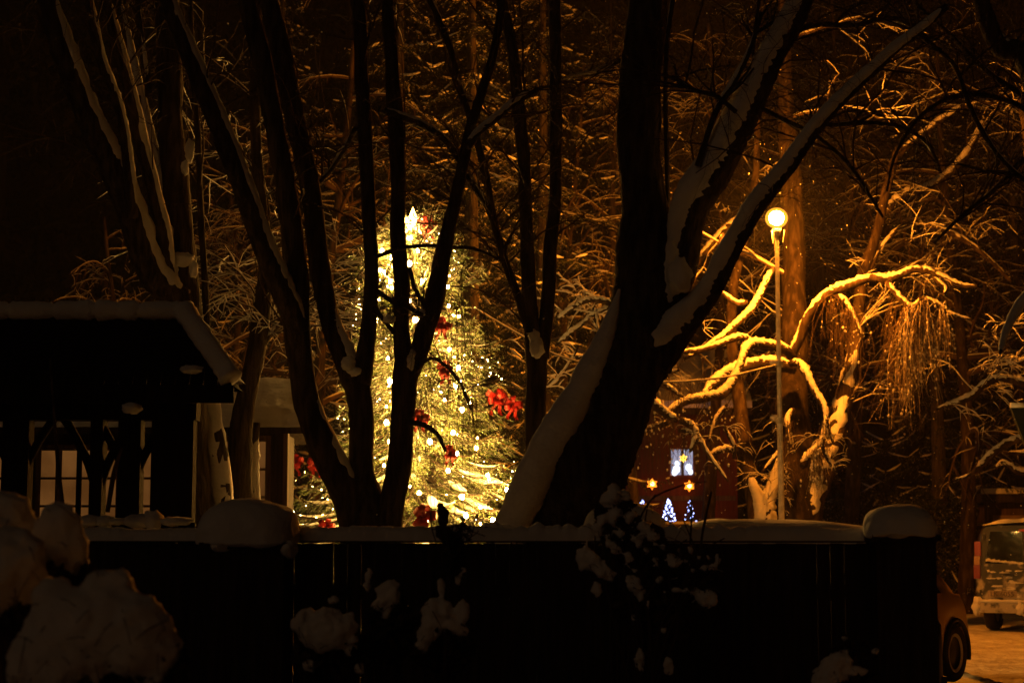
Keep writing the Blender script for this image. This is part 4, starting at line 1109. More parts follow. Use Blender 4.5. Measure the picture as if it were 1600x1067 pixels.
def mini_tree(px, py0, py1, wpx, label, n=26, bright=1):
    d = 43.2; c = P(px, py1, d); c[2] = tz if False else c[2]; h = P(px, py0, d)[2] - c[2]; r = M(wpx, d) / 2
    root = empty('lit_table_tree', c, label, 'small lit tree', 'small blue white lit trees on the terrace')
    m = MB(); m.tube(np.array([[0, 0, tz - c[2]], [0, 0, h * .9]]), [.03, .01], 6)
    tb, td, tl = [], [], []
    for k in range(90):
        t = random.random(); a = random.uniform(0, 6.28); tb.append([0, 0, h * t]); td.append([math.cos(a), math.sin(a), -.2]); tl.append(r * (1 - t) + .02)
    link('trunk', m.mesh('trunk', TWIG), root)
    cr = needles(tb, td, tl, 14, .04, .012); link('crown', cr.mesh('crown', NEEDLED, False), root)
    bm_ = MB()
    me = MB(); me.add(v2 * (.023 if bright else .015), f2); me = me.mesh('bulb', BLUEB)
    for k in range(n):
        t = (k + .5) / n; a = k * 2.4; rr = r * (1 - t) * .95 + .01
        o = link('bulb', me, root); o.location = (rr * math.cos(a), rr * math.sin(a), h * t)
mini_tree(927, 780, 818, 22, 'blue white lit little tree closest to the thick leaning trunk', 30)
mini_tree(966, 781, 818, 18, 'blue white lit little tree seen beside the rose bush snow', 16)
mini_tree(1004, 781, 818, 22, 'blue white lit little tree with only its tip above the domed snow cap', 20)
mini_tree(1045, 780, 818, 26, 'brightest blue white lit little tree right below the star lanterns', 34)
mini_tree(1078, 781, 815, 20, 'faint blue lit little tree at the far end of the terrace', 14, 0)

# ================================================================== garage at the far right
def garage():
    d = 43.0
    x0 = P(1528, 790, d)[0]; x1 = x0 + 6
    zt = P(0, 772, d)[2]
    root = empty('garage', (x0 + 3, d + 2, 0), 'low dark garage with snowy flat roof and pale door behind the van', 'garage')
    m = MB(); m.box(x0 + .15, x1, d, d + 5, 0, zt - .2); shift(m.build('wall', WOODR, root, False), root)
    m = MB(); m.box(x0, x1 + .3, d - .4, d + 5.2, zt - .2, zt); rf = shift(m.build('roof', WOOD, root, False), root)
    m = MB(); V, f = grid(x0 - .02, x1 + .3, d - .42, d + 5.2, 60, 12, lambda x, y: zt + .13 + .03 * noise.noise(Vector((x * 2, y, 0)))); m.add(V, f)
    V2 = V[:60].copy(); V2[:, 2] = zt + .004; n = 60; i = np.arange(59); m.add(np.vstack([V[:60], V2]), np.stack([i, i + 60, i + 61, i + 1], 1))
    shift(m.build('roof_snow', SNOW, rf), root)
    m = MB(); m.box(x0 + .35, x1 - .4, d - .05, d - .003, .1, zt - .5); dr = shift(m.build('door', noisy(mat('pale_door', rough=.7), (.22, .15, .1), (.3, .21, .15), 4), root, False), root)
    m = MB()
    for k in range(5): m.box(x0 + .36, x1 - .41, d - .065, d - .052, .3 + k * .4, .33 + k * .4)
    shift(m.build('door_rib', WOODR, dr, False), root)
garage()
# hanging sign panel at the right edge
d = 24.0; a = P(1580, 636, d); b = P(1650, 636, d)
root = empty('hanging_sign', a, 'dark wedge shaped hanging board with a snow rim at the right edge', 'hanging board')
m = MB()
fr = [P(1580, 637, d), P(1650, 637, d), P(1650, 720, d), P(1604, 700, d)]
m.add(np.array(fr + [q + np.array([0, .08, 0]) for q in fr]), [[0, 3, 2, 1], [4, 5, 6, 7], [0, 1, 5, 4], [1, 2, 6, 5], [2, 3, 7, 6], [3, 0, 4, 7]])
shift(m.build('panel', mat('dark_green_paint', (.02, .03, .03), .5), root, False), root)
m = MB(); m.tube(np.array([P(x, 634, d + .04) for x in (1579, 1600, 1625, 1650)]), .045, 8, nz=.1); shift(m.build('snow', SNOW, root), root)
m = MB(); q = P(1645, 640, d + .2); m.box(q[0] - .05, q[0] + .05, d + .12, d + .22, 0, q[2] + .5); shift(m.build('post', METAL, root, False), root)
# hedge filling the dark strip left of the garage
random.seed(8); tb, td, tl = [], [], []
h0, h1 = P(1290, 850, 43.5), P(1528, 850, 43.5)
for k in range(2600):
    tb.append([random.uniform(h0[0], h1[0]), random.uniform(43.3, 44.6), random.uniform(0, 2.6)]); td.append([random.gauss(0, 1), random.gauss(0, 1), random.gauss(.3, 1)]); tl.append(.4)
m = needles(tb, td, tl, 18, .12, .05)
tag(m.build('hedge', NEEDLED, None, False), 'dark clipped hedge between the leaning snowy trunk and the garage', 'hedge')
# ================================================================== vehicles
def wheel(root, c, r, w_, axis=(1, 0, 0), rim_mat=METAL, ring=True):
    q = Vector(axis).to_track_quat('Z', 'Y').to_matrix().to_4x4()
    m = MB(); m.lathe([(r * .60, -w_ / 2 * .8), (r * .93, -w_ / 2), (r, -w_ * .3), (r, w_ * .3), (r * .93, w_ / 2), (r * .60, w_ / 2 * .8), (r * .60, -w_ / 2 * .8)], c, 36, q)
    wh = link('wheel', m.mesh('wheel', RUBBER), root)
    m = MB(); m.lathe([(0, w_ * .28), (r * .14, w_ * .30), (r * .3, w_ * .22), (r * .52, w_ * .24), (r * .56, w_ * .3)], c, 36, q)
    m.lathe([(0, -w_ * .28), (r * .5, -w_ * .24), (r * .6, -w_ * .3)], c, 24, q)
    link('rim', m.mesh('rim', BLACK if ring else rim_mat), wh)
    if ring:
        m = MB(); m.lathe([(r * .56, w_ * .36), (r * .60, w_ * .44), (r * .67, w_ * .44), (r * .69, w_ * .40), (r * .56, w_ * .36)], c, 36, q); link('rim_edge', m.mesh('rim_edge', rim_mat), wh)
def car(name, loc, rz, label, cat, paint, prof, hw, wx, wr, shoulder, roof_from, roof_to, group=None, snow=0, rim=METAL):
    """local frame: Y forward (front wheel at y=0), X to the right. prof: (y, ztop)"""
    root = empty(name, loc, label, cat, group, rz)
    ys = np.linspace(prof[0][0], prof[-1][0], 90); zt = np.interp(ys, [p[0] for p in prof], [p[1] for p in prof])
    ker = np.ones(5) / 5; zt = np.convolve(np.pad(zt, 2, 'edge'), ker, 'valid')
    y0, y1 = prof[0][0], prof[-1][0]
    V = []; K = 9
    for y, z in zip(ys, zt):
        e = min(1, (y - y0) / .5, (y1 - y) / .6); h = hw * (.78 + .22 * math.sqrt(max(0, min(1, e)) * (2 - max(0, min(1, e)))))
        zb = .24
        for wy in wx:
            if abs(y - wy) < wr + .06: zb = max(zb, wr + math.sqrt(max(0, (wr + .06) ** 2 - (y - wy) ** 2)))
        cab = roof_from < y < roof_to
        zs = min(shoulder, z - .06); zs = max(zs, zb + .03)
        top = hw * .74 if z > shoulder + .25 else h * .88
        sec = [(h * .96, zb), (h, zb + (zs - zb) * .4), (h * .995, zb + (zs - zb) * .8), (h * .96, zs), (top + (h * .96 - top) * .15, max(zs, z - .12)), (top * .97, z - .03), (top * .6, z), (0, z + .012)]
        row = [(x, y, q) for x, q in sec] + [(-x, y, q) for x, q in sec[-2::-1]]
        V += row
    k = len(row); n = len(ys)
    i = np.arange(n - 1)[:, None] * k + np.arange(k - 1)[None]
    m = MB(); m.add(V, np.stack([i, i + 1, i + k + 1, i + k], -1).reshape(-1, 4))
    for s0 in (0, (n - 1) * k):
        cc = np.mean(np.array(V[s0:s0 + k]), 0); b0 = m.n; m.add([cc] + V[s0:s0 + k], [[0, j + 1, j + 2] for j in range(k - 1)])
    body = link('body', m.mesh('body', paint), root)
    # glass house sides and windscreen, 6 mm proud
    m = MB()
    for sg in (-1, 1):
        gy = np.linspace(roof_from + .25, roof_to - .15, 14); pv = []
        for y in gy:
            z = np.interp(y, [p[0] for p in prof], [p[1] for p in prof])
            tp = max(shoulder + .03, z - .16); tx = hw * .74
            f_ = (tp - shoulder) / max(.1, z - .12 - shoulder)
            pv += [(sg * (hw * .96 + .008), y, shoulder + .02), (sg * (hw * .96 + (tx + (hw * .96 - tx) * .15 - hw * .96) * min(1, f_) + .012), y, tp)]
        i = np.arange(13) * 2; m.add(pv, np.stack([i, i + 1, i + 3, i + 2], 1))
    link('side_windows', m.mesh('side_windows', GLASS), root)
    m = MB()
    for wy in wx:
        for sg in (-1, 1):
            a = np.linspace(-.25, np.pi + .25, 22); p = np.array([[sg * (hw * .985), wy + (wr + .045) * math.cos(t), wr + (wr + .045) * math.sin(t)] for t in a]); m.tube(p, .028, 6)
    link('arch_trim', m.mesh('arch_trim', BLACK), root)
    for wy in wx:
        for sg in (-1, 1): wheel(root, (sg * (hw - .11), wy, wr), wr, .2, (sg, 0, 0), rim)
    m = MB(); m.box(-hw * .8, hw * .8, y1 - .1, y1 + .035, .27, .5); m.box(-hw * .8, hw * .8, y0 - .03, y0 + .1, .27, .5); 
    link('bumper', m.mesh('bumper', BLACK, False), root)
    for sg in (-1, 1):
        m = MB(); m.blob((sg * hw * .72, y1 - .10, .68), (.12, .12, .09), 0, 1, 2); link('headlight', m.mesh('headlight', GLASS), root)
        m = MB(); m.box(sg * (hw + .02) - .08, sg * (hw + .02) + .08, wx[0] - .95, wx[0] - .85, shoulder, shoulder + .14); link('mirror', m.mesh('mirror', BLACK, False), root)
    if snow:
        m = MB(); yy = np.linspace(y0 + .15, y1 - .1, 70); xx = np.linspace(-1, 1, 21); V = []
        for y in yy:
            z = np.interp(y, ys, zt)
            hh = hw * (.76 if z > shoulder + .25 else .84)
            ed = min(1, (y - yy[0]) / .15, (yy[-1] - y) / .15)
            for x in xx:
                t = 1 - abs(x) ** 5
                V.append((x * hh, y, z + .006 + (snow * t * (.25 + .75 * math.sqrt(max(0, ed))) + .02 * noise.noise(Vector((x * 3, y * 3, 1))) * t)))
        i = np.arange(69)[:, None] * 21 + np.arange(20)[None]; m.add(V, np.stack([i, i + 1, i + 22, i + 21], -1).reshape(-1, 4))
        link('roof_snow', m.mesh('roof_snow', SNOW), root)
    return root
YEL = mat('tan_paint', (.62, .40, .10), .4, spec=.6)
hatch = [(-3.15, .8), (-3.1, 1.1), (-2.9, 1.45), (-2.6, 1.62), (-1.6, 1.66), (-1.15, 1.60), (-.36, 1.33), (-.1, 1.2), (.18, 1.06), (.42, .88), (.57, .68), (.66, .45)]
wc = P(1489, 1025, 20.9); ang = R(-35)
fw = np.array([math.sin(-ang), math.cos(-ang)]); rt = np.array([fw[1], -fw[0]])
o_ = wc[:2] - rt * (.80 - .06)
car('parked_car', (o_[0], o_[1], .03), ang, 'tan yellow small car whose sloping nose and front wheel poke out past the fence end', 'car', YEL, hatch, .80, (0, -2.4), .33, 1.0, -3.0, -.25, rim=SNOW)
est = [(-3.3, .9), (-3.2, 1.2), (-2.9, 1.48), (-2.4, 1.55), (-1.4, 1.56), (-.9, 1.42), (-.4, 1.04), (.1, .98), (.6, .85), (.78, .6)]
cs = P(1130, 830, 15.6)
car('snowed_car', (P(1440, 830, 15.9)[0] - 3.3, 15.9, 0), R(90), 'car buried under smooth snow behind the fence near the lamp post', 'car', mat('dark_paint', (.02, .022, .025), .3), est, .84, (0, -2.5), .32, .98, -3.1, -.4, snow=.25)

def van():
    d = 33.0; th = R(-28.7)
    cr_ = P(1523, 900, d); hw = .95; H = 1.93
    fx = np.array([math.cos(th), math.sin(th)])
    o = cr_[:2] + fx * hw
    root = empty('parked_van', (o[0], o[1], .03), 'dirty dark van with snow on its roof and ice on the rear doors', 'van', rz=th)
    PAINT = mat('grimy_van_paint', (.03, .03, .032), .4)
    n, l, b = nodes(PAINT)
    tc = n.new('ShaderNodeTexCoord'); t = n.new('ShaderNodeTexNoise'); t.inputs['Scale'].default_value = 5; t.inputs['Detail'].default_value = 6; l.new(tc.outputs['Object'], t.inputs['Vector'])
    sx = n.new('ShaderNodeSeparateXYZ'); l.new(tc.outputs['Object'], sx.inputs[0])
    mr = n.new('ShaderNodeMapRange'); mr.inputs['From Min'].default_value = 1.35; mr.inputs['From Max'].default_value = .45; mr.inputs['To Min'].default_value = -.12; mr.inputs['To Max'].default_value = .12; l.new(sx.outputs['Z'], mr.inputs['Value'])
    ad = n.new('ShaderNodeMath'); l.new(t.outputs['Fac'], ad.inputs[0]); l.new(mr.outputs[0], ad.inputs[1])
    r = n.new('ShaderNodeValToRGB'); r.color_ramp.elements[0].position = .5; r.color_ramp.elements[1].position = .62
    r.color_ramp.elements[0].color = (.035, .033, .03, 1); r.color_ramp.elements[1].color = (.45, .42, .4, 1)
    l.new(ad.outputs[0], r.inputs[0]); l.new(r.outputs[0], b.inputs['Base Color'])
    def outline(h, inset=0):
        pts = []
        for (x, z) in ((hw, .35), (hw, .9), (hw, 1.1), (hw * .97, 1.4), (hw * .9, 1.75), (hw * .84, H - .06), (hw * .74, H), (0, H + .03)):
            pts.append((x - inset * (x > .1), min(z, h) - inset * .6))
        return pts + [(-x, z) for x, z in pts[-2::-1]]
    m = MB(); V = []
    sta = [(-.0, H, .04), (.06, H + .02, .0), (.5, H + .03, 0), (3.2, H + .03, 0), (3.6, H - .02, .0), (4.3, 1.15, .02), (4.75, .98, .05), (4.9, .7, .12)]
    for y, h, ins in sta: V += [(x, y, z) for x, z in outline(h, ins)]
    k = 15; i = np.arange(len(sta) - 1)[:, None] * k + np.arange(k - 1)[None]
    m.add(V, np.stack([i, i + k, i + k + 1, i + 1], -1).reshape(-1, 4))
    for s0 in (0, (len(sta) - 1) * k): m.add([np.mean(np.array(V[s0:s0 + k]), 0)] + V[s0:s0 + k], [[0, j + 1, j + 2] for j in range(k - 1)])
    link('body', m.mesh('body', PAINT, False), root)
    for sg in (-1, 1):
        m = MB()
        def fx_(z): return np.interp(z, [.35, 1.1, 1.4, 1.75, H - .06], [hw, hw, hw * .97, hw * .9, hw * .84]) - .12
        # door skin as frame round the window
        zs = [.56, .85, 1.16, 1.22, 1.80, H - .07]
        def quad(xa0, xb0, za, xa1, xb1, zb_, y=-.03):
            m.add([(sg * xa0, y, za), (sg * xb0, y, za), (sg * xb1, y, zb_), (sg * xa1, y, zb_), (sg * xa0, -.002, za), (sg * xb0, -.002, za), (sg * xb1, -.002, zb_), (sg * xa1, -.002, zb_)],
                  [[0, 1, 2, 3], [4, 7, 6, 5], [0, 4, 5, 1], [1, 5, 6, 2], [2, 6, 7, 3], [3, 7, 4, 0]])
        quad(.012, fx_(.56), .56, .012, fx_(1.22), 1.22)
        quad(.012, .07, 1.221, .012, .07, 1.80); quad(fx_(1.22) - .07, fx_(1.22), 1.221, fx_(1.8) - .07, fx_(1.8), 1.80)
        quad(.012, fx_(1.8), 1.801, .012, fx_(H - .07), H - .07)
        dr = link('rear_door', m.mesh('rear_door', PAINT, False), root)
        m = MB(); m.add([(sg * .071, -.022, 1.221), (sg * (fx_(1.22) - .071), -.022, 1.221), (sg * (fx_(1.8) - .071), -.022, 1.80), (sg * .071, -.022, 1.80)], [[0, 1, 2, 3]])
        link('window', m.mesh('window', GLASS, False), dr)
        m = MB()
        for hz in (.7, 1.25, 1.7): m.box(sg * (fx_(hz) + .005) - .02, sg * (fx_(hz) + .005) + .02, -.05, -.005, hz - .05, hz + .05)
        link('hinge', m.mesh('hinge', BLACK, False), dr)
        # tail light column
        for (z0, z1, c, nm) in ((1.36, 1.62, (.22, .01, .006), 'tail_light'), (1.20, 1.355, (.34, .2, .09), 'indicator'), (.95, 1.195, (.18, .006, .005), 'brake_light')):
            m = MB(); xx = fx_(z0) + .012; m.box(min(sg * xx, sg * (xx + .115)), max(sg * xx, sg * (xx + .115)), -.035, .10, z0, z1)
            link(nm, m.mesh(nm, mat(nm, c, .25), False), root)
        m = MB(); m.box(sg * .32 - .1, sg * .32 + .1, -.06, -.032, 1.0, 1.05)
        if sg < 0: link('door_handle', m.mesh('door_handle', BLACK, False), dr)
        m = MB()
        for q in range(9): m.blob((sg * (.1 + .075 * q), -.022, 1.22 + .05 * q / 9 * 1.5), (.07, .010, random.uniform(.012, .028)), .9, 4, 3, q + sg)
        for q in range(26): m.blob((sg * random.uniform(.06, .74), -.03, random.uniform(.58, 1.12)), (random.uniform(.02, .09), .006, random.uniform(.008, .022)), .9, 4, 3, q + 9 * sg)
        link('ice', m.mesh('ice', SNOW), dr)
    m = MB(); m.box(-.12, .12, -.06, -.031, H - .13, H - .09); link('high_brake_light', m.mesh('high_brake_light', mat('brake_lens', (.55, .02, .02), .3), False), root)
    pl = MB(); pl.box(-.71, -.19, -.048, -.032, .615, .735)
    plate = link('number_plate', pl.mesh('number_plate', noisy(mat('frosted_plate', rough=.6), (.20, .16, .13), (.50, .42, .36), 9, bump=.2), False), root)
    cu = bpy.data.curves.new('plate_text', 'FONT'); cu.body = 'LK 6055'; cu.size = .125; cu.extrude = .002; cu.align_x = 'CENTER'; cu.align_y = 'CENTER'
    cu.materials.append(mat('plate_ink', (.05, .04, .035), .8)); tx = bpy.data.objects.new('plate_text', cu); col.objects.link(tx)
    me_ = bpy.data.meshes.new_from_object(tx); bpy.data.objects.remove(tx); tx = link('plate_text', me_)
    tx.parent = plate; tx.location = (-.45, -.052, .675); tx.rotation_euler = (R(90), 0, 0)
    m = MB(); m.box(-hw * .98, hw * .98, -.16, .05, .34, .52); link('bumper', m.mesh('bumper', PAINT, False), root)
    m = MB(); xs = np.linspace(-hw * .99, hw * .95, 40); m.tube(np.array([[x, -.10, .545] for x in xs]), np.array([.035 + .02 * noise.noise(Vector((x * 6, 0, 0))) + (.05 if x < -.8 else 0) for x in xs]), 8, nz=.1)
    m.blob((-.9, -.12, .43), (.08, .07, .14), .4, 3, 3, 4); m.blob((-.1, -.14, .42), (.09, .05, .12), .4, 3, 3, 6); m.blob((.02, -.1, .34), (.14, .05, .06), .4, 3, 3, 8)
    link('bumper_snow', m.mesh('bumper_snow', SNOW), root)
    for wy in (.75, 3.75):
        for sg in (-1, 1): wheel(root, (sg * (hw - .14), wy, .34), .34, .22, (sg, 0, 0), METAL, False)
    m = MB(); m.box(-.5, .6, .1, .5, .22, .34); m.tube(np.array([[-.6, .75, .34], [.6, .75, .34]]), .06, 8); link('axle', m.mesh('axle', BLACK, False), root)
    m = MB(); V = []
    yy = np.linspace(-.04, 3.7, 50); xx = np.linspace(-1, 1, 31)
    for y in yy:
        for x in xx:
            e = max(0, min(1, (y + .04) / .1)) ** .5 * (1 - abs(x) ** 8)
            V.append((x * hw * .83, y, H - .02 + .05 * (1 - x * x) + e * (.06 + .09 * (x > -.3) * min(1, (x + .3) * 2) + .05 * noise.noise(Vector((x * 3, y * 2, 0)))) ))
    i = np.arange(49)[:, None] * 31 + np.arange(30)[None]; m.add(V, np.stack([i, i + 1, i + 32, i + 31], -1).reshape(-1, 4))
    link('roof_snow', m.mesh('roof_snow', SNOW), root)
    m = MB()
    for sg in (-1, 1): m.box(min(sg * hw, sg * (hw + .2)), max(sg * hw, sg * (hw + .2)), 3.7, 3.8, 1.1, 1.4)
    link('mirror', m.mesh('mirror', BLACK, False), root)
    m = MB(); m.add([(-.75, 3.66, H - .09), (.75, 3.66, H - .09), (.82, 4.28, 1.2), (-.82, 4.28, 1.2)], [[0, 1, 2, 3]]); link('windscreen', m.mesh('windscreen', GLASS, False), root)
van()

# ================================================================== snow loaded garden bushes in front of the fence
def snow_part(items, d, root, name='snow', vox=.022, nz=.2, depth=.8, seed=0, mt=None):
    m = MB()
    for i, q in enumerate(items):
        x, y, rx, ry = q[:4]; dd = d + (q[4] if len(q) > 4 else 0)
        m.blob(P(x, y, dd), (M(rx, dd), M(min(rx, ry) * depth, dd), M(ry, dd)), nz, 1.8, 4, seed + i)
    o = m.build(name, mt or SNOW, root); shift(o, root)
    r = o.modifiers.new('merge', 'REMESH'); r.mode = 'VOXEL'; r.voxel_size = vox; r.use_smooth_shade = True
    s_ = o.modifiers.new('soften', 'SMOOTH'); s_.iterations = 5; s_.factor = .6
    tx = bpy.data.textures.get('snow_lumps') or bpy.data.textures.new('snow_lumps', 'CLOUDS'); tx.noise_scale = .05; tx.noise_depth = 6
    dm = o.modifiers.new('lumps', 'DISPLACE'); dm.texture = tx; dm.strength = .06; dm.texture_coords = 'GLOBAL'
    return o
def foliage(root, d, areas, n, ln=.05, mt=LEAF, name='foliage', stems=0):
    m = MB(); V = []
    for k in range(n):
        x, y, rx, ry = random.choice(areas)
        a = random.uniform(0, 6.28); q = math.sqrt(random.random())
        p = P(x + rx * q * math.cos(a), y + ry * q * math.sin(a), d + random.uniform(-.12, .2))
        u = RNG.normal(0, 1, 3); u /= np.linalg.norm(u); v = np.cross(u, RNG.normal(0, 1, 3)); v /= np.linalg.norm(v)
        l_ = ln * random.uniform(.5, 1.2)
        V += [p - u * l_, p + v * l_ * .45, p + u * l_, p - v * l_ * .45]
    m.add(V, np.arange(len(V)).reshape(-1, 4))
    shift(m.build(name, mt, root, False), root)
def bush(d, snow, leaf, label, n=900, cat='bush', seed=0, name='snowy_bush', stems=(), group=None, **k):
    random.seed(seed)
    c = P(snow[0][0], 1067, d); c[2] = 0
    root = empty(name, c, label, cat, group)
    if leaf: foliage(root, d + .1, leaf, n)
    m = MB()
    for s_ in stems:
        pts, rad = trace(s_, d); m.tube(pts, rad, 6)
    base = P(snow[0][0], 1067, d)
    for q in range(9):
        t = P(snow[q % len(snow)][0] + random.uniform(-10, 10), snow[q % len(snow)][1], d + .12); b0 = np.array([c[0] + random.uniform(-.1, .1), d + .1, 0])
        pp = catmull([b0, (b0 + t) / 2 + RNG.normal(0, .05, 3) * [1, .3, 1], t], 5); m.tube(pp, np.linspace(.012, .005, len(pp)), 5)
    for q in snow:
        for _ in range(int(1 + q[2] * q[3] / 420)):
            p = P(q[0] + random.uniform(-1, 1) * q[2], q[1] + random.uniform(-.6, 1.15) * q[3], d - M(min(q[2], q[3]), d) * .5)
            e = RNG.normal(0, .05, 3) + np.array([0, -.03, -.02]); m.tube(np.array([p, p + e * .6, p + e + [0, 0, -.015]]), .0019, 3)
    shift(m.build('stems', TWIG, root), root)
    snow_part(snow, d, root, seed=seed, **k)
    return root
G5 = 'snow loaded bushes in front of the fence'
bush(7.4, [(8, 830, 50, 62), (-30, 850, 60, 80), (40, 850, 30, 50)], [(20, 890, 60, 60)], 'snow capped bush at the left edge behind the rounder lower one', seed=3, group=G5)
bush(7.0, [(20, 875, 52, 50), (0, 900, 60, 60), (60, 905, 18, 30), (-20, 880, 50, 60), (35, 925, 34, 22)], [(40, 930, 50, 50)], 'low rounded snow capped bush cut by the left edge', seed=4, group=G5)
bush(7.2, [(94, 822, 34, 42), (108, 862, 34, 30), (70, 850, 26, 34), (88, 790, 16, 14), (122, 880, 18, 20)], [(104, 900, 40, 36)], 'tall cone of snow on a bush below the lit shelter windows', seed=5, group=G5)
bush(6.6, [(172, 915, 42, 30), (150, 975, 100, 60), (205, 985, 60, 66), (90, 1020, 70, 60), (80, 935, 34, 34), (230, 1000, 42, 60), (60, 1040, 50, 50), (150, 1040, 24, 30), (262, 1010, 20, 40), (240, 1058, 22, 22), (272, 1030, 12, 14)], [(180, 1050, 100, 40), (240, 1040, 50, 50)], 'biggest snow mound on a dense bush at the bottom left', n=1600, seed=6, group=G5)
def scatter_bush(d, seeds, label, seed, leaf, stems=(), n=700, name='snowy_bush', cat='bush', **k):
    return bush(d, seeds, leaf, label, n=n, seed=seed, name=name, stems=stems, cat=cat, vox=.012, group=G5, **k)
scatter_bush(9.6, [(510, 985, 46, 32), (545, 990, 14, 34), (478, 975, 22, 24), (562, 1040, 8, 14), (482, 1040, 10, 10), (520, 935, 10, 8)], 'squat snow clump low before the fence under the forked tree', 21, [(520, 1020, 60, 40)])
scatter_bush(9.8, [(606, 930, 18, 22), (618, 918, 8, 12), (604, 955, 8, 14), (575, 905, 6, 20), (592, 945, 9, 12)], 'small snowy shrub top shaped like a fist before the fence', 22, [(610, 980, 36, 50)])
scatter_bush(9.7, [(684, 955, 24, 20), (700, 975, 22, 14), (722, 955, 12, 18), (718, 985, 18, 10), (670, 985, 16, 22), (690, 920, 7, 18), (716, 905, 6, 12), (660, 1005, 10, 18), (724, 890, 5, 6)], 'ragged snowy shrub before the fence below the red bow', 23, [(690, 1000, 50, 50), (712, 870, 10, 30)],
             stems=[[(694, 1060, 7), (700, 960, 6), (704, 880, 5), (697, 830, 5), (690, 800, 4)], [(700, 900, 4), (716, 850, 3), (724, 815, 2.5)], [(704, 880, 3), (700, 840, 2), (684, 790, 2)]])
# withered flower heads rising over the fence snow
random.seed(31)
root = empty('dry_plant', P(695, 1067, 10.6) * np.array([1, 1, 0]), 'withered tall plant with dark seed heads sticking up before the lowest red bow', 'dry plant')
m = MB()
for s_ in ([(702, 1100, 4), (700, 900, 4), (697, 840, 4), (692, 800, 4), (686, 785, 3)], [(700, 870, 3), (716, 835, 3), (724, 808, 2)], [(700, 860, 2), (708, 820, 2), (712, 790, 1.5)], [(690, 870, 2), (676, 830, 2), (672, 800, 1.5)], [(704, 880, 2), (730, 850, 2), (742, 820, 1.5), (748, 800, 1.2)]):
    pts, rad = trace(s_, 10.6); m.tube(pts, rad, 5)
shift(m.build('stems', TWIG, root), root)
m = MB()
for (x, y, a, b) in ((694, 808, 8, 16), (690, 830, 9, 12), (700, 836, 10, 12), (688, 790, 5, 5), (724, 820, 5, 4), (714, 838, 8, 8), (686, 798, 3, 6)): m.blob(P(x, y, 10.6), (M(a, 10.6), M(a, 10.6), M(b, 10.6)), .5, 3, 3, x)
for k in range(70):
    p = P(random.gauss(722, 12), random.gauss(826, 10), 10.6 + random.uniform(-.1, .1)); q = p + RNG.normal(0, .035, 3); m.tube(np.array([p, (p + q) / 2 + RNG.normal(0, .01, 3), q]), .0035, 3)
shift(m.build('seed_heads', TWIG, root), root)

# climbing rose with snow clots
random.seed(44)
rose_snow = [(960, 772, 16, 14), (950, 782, 12, 14), (975, 774, 8, 9), (962, 800, 12, 10), (945, 812, 14, 10), (985, 806, 10, 8), (1008, 822, 12, 8), (968, 830, 10, 8), (935, 828, 12, 9), (998, 840, 8, 7), (1020, 836, 9, 8), (955, 850, 10, 8),
             (912, 868, 13, 12), (924, 876, 14, 13), (938, 888, 14, 13), (950, 898, 10, 9), (908, 884, 6, 12), (965, 860, 7, 6), (1055, 880, 9, 9), (1050, 872, 7, 7), (1062, 868, 6, 5), (1122, 874, 5, 10), (1118, 888, 5, 6), (1102, 888, 8, 5), (1128, 892, 4, 4),
             (990, 915, 12, 12), (1000, 925, 8, 14), (985, 905, 9, 8), (982, 870, 6, 8), (1080, 922, 16, 6), (1060, 923, 14, 4), (1108, 934, 14, 14), (1100, 928, 8, 8), (1090, 932, 6, 8), (1030, 905, 5, 5), (1012, 860, 8, 5), (1035, 855, 7, 5), (1080, 858, 7, 6), (932, 920, 8, 12), (1012, 945, 5, 8), (1050, 905, 5, 4), (990, 965, 5, 6), (1036, 985, 5, 8), (1000, 1030, 8, 18), (1045, 1040, 8, 16)]
rose_snow += [(random.gauss(1000, 38), random.gauss(840, 34), random.uniform(2.5, 5.5), random.uniform(2, 4.5)) for _ in range(46)] + [(random.gauss(1085, 26), random.gauss(890, 24), random.uniform(2, 4.5), random.uniform(2, 3.5)) for _ in range(26)]
rs = []
for q in range(9):
    x0 = random.uniform(960, 1060); rs.append([(random.uniform(985, 1030), 1110, 4), (x0, 980, 3.5), (x0 + random.uniform(-30, 50), 890, 3), (x0 + random.uniform(-60, 80), random.uniform(800, 860), 2)])
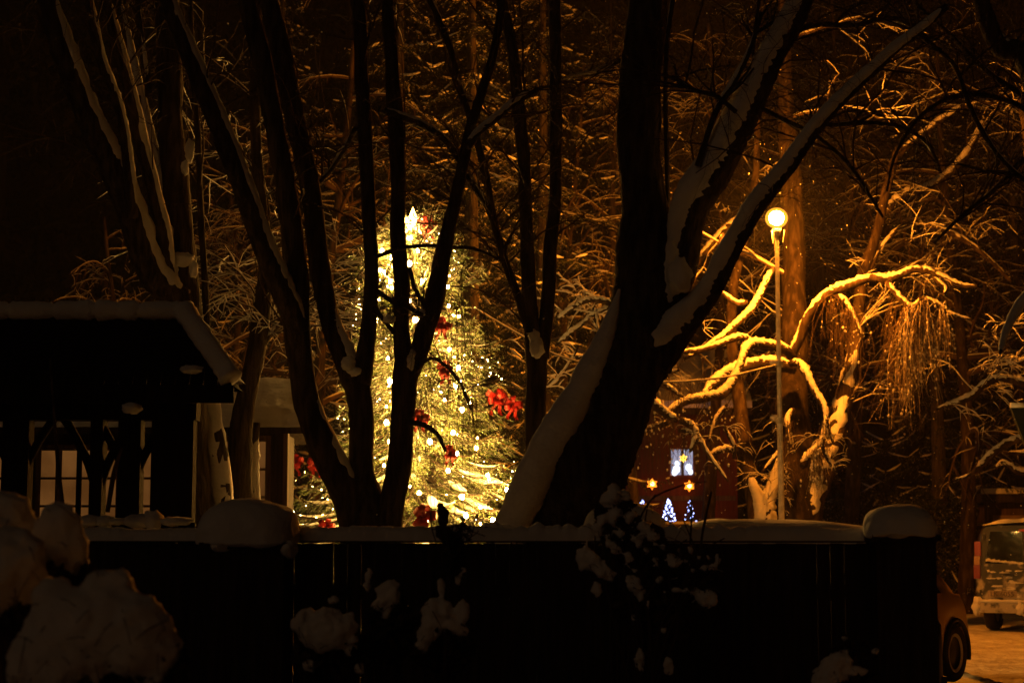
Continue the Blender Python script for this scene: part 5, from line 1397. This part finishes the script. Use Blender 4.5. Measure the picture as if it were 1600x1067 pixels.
rs += [[(1000, 1000, 4), (985, 880, 3), (1010, 790, 3), (1060, 760, 2.5), (1104, 752, 1.5)], [(1060, 960, 4), (1075, 880, 3.5), (1080, 820, 3), (1080, 780, 3)], [(1060, 960, 4), (1090, 880, 4), (1098, 830, 4), (1110, 775, 4), (1112, 768, 3)], [(1000, 900, 3), (1010, 800, 2.5), (1024, 772, 2)], [(950, 900, 4), (938, 830, 3), (936, 770, 4), (938, 750, 3)], [(1020, 1000, 4), (1090, 920, 3), (1124, 880, 2.5), (1130, 860, 2)]]
bush(11.2, rose_snow, [(990, 850, 50, 40), (1050, 890, 60, 40), (960, 800, 30, 30), (1020, 960, 60, 60), (1100, 920, 30, 30)], 'climbing rose dotted with snow clots hanging over the middle of the fence', n=1500, cat='rose bush', seed=44, name='rose_bush', stems=rs, vox=.011, nz=.35, group=G5)
scatter_bush(10.0, [(1310, 1035, 22, 18), (1300, 1050, 28, 18), (1338, 1048, 18, 8), (1318, 1022, 10, 12), (1366, 1018, 6, 5), (1290, 1060, 20, 14), (1320, 998, 6, 5)], 'small snowy shrub at the foot of the fence near the parked yellow car', 25, [(1320, 1060, 50, 20), (1330, 1020, 30, 20)])
# low snow humps behind the fence
bush(13.2, [(770, 828, 32, 12), (742, 838, 20, 10), (800, 834, 18, 12)], None, 'low snow hump behind the fence between the bright tree and the leaning trunk', seed=55, vox=.015)

# ================================================================== falling snow and the misty air
random.seed(9); RNG = np.random.default_rng(9)
v1, f1 = ico(1)
m = MB()
N = 1500
xs = RNG.uniform(-3, 13, N); ys = RNG.uniform(14, 36, N); zs = RNG.uniform(.5, 12, N)
near = RNG.normal(0, 2.4, (900, 3)) + LP
pp = np.concatenate([np.stack([xs, ys, zs], 1), near])
for p in pp:
    if np.linalg.norm(p - LP) < .35: continue
    m.add(v1 * RNG.uniform(.004, .009) + p, f1)
tag(m.build('falling_snow', SNOWR), 'scattered snowflakes drifting through the lamp light', 'falling snow', kind='stuff')

hz = MB(); hz.box(-40, 45, -3, 62, -1.5, 22)
HM = bpy.data.materials.new('misty_air'); HM.use_nodes = True
hn = HM.node_tree.nodes; hn.clear()
out = hn.new('ShaderNodeOutputMaterial'); pv = hn.new('ShaderNodeVolumePrincipled')
pv.inputs['Color'].default_value = (.9, .9, .9, 1); pv.inputs['Density'].default_value = .0006; pv.inputs['Anisotropy'].default_value = 0
HM.node_tree.links.new(pv.outputs[0], out.inputs['Volume'])
tag(hz.build('haze', HM, None, False), kind='stuff')
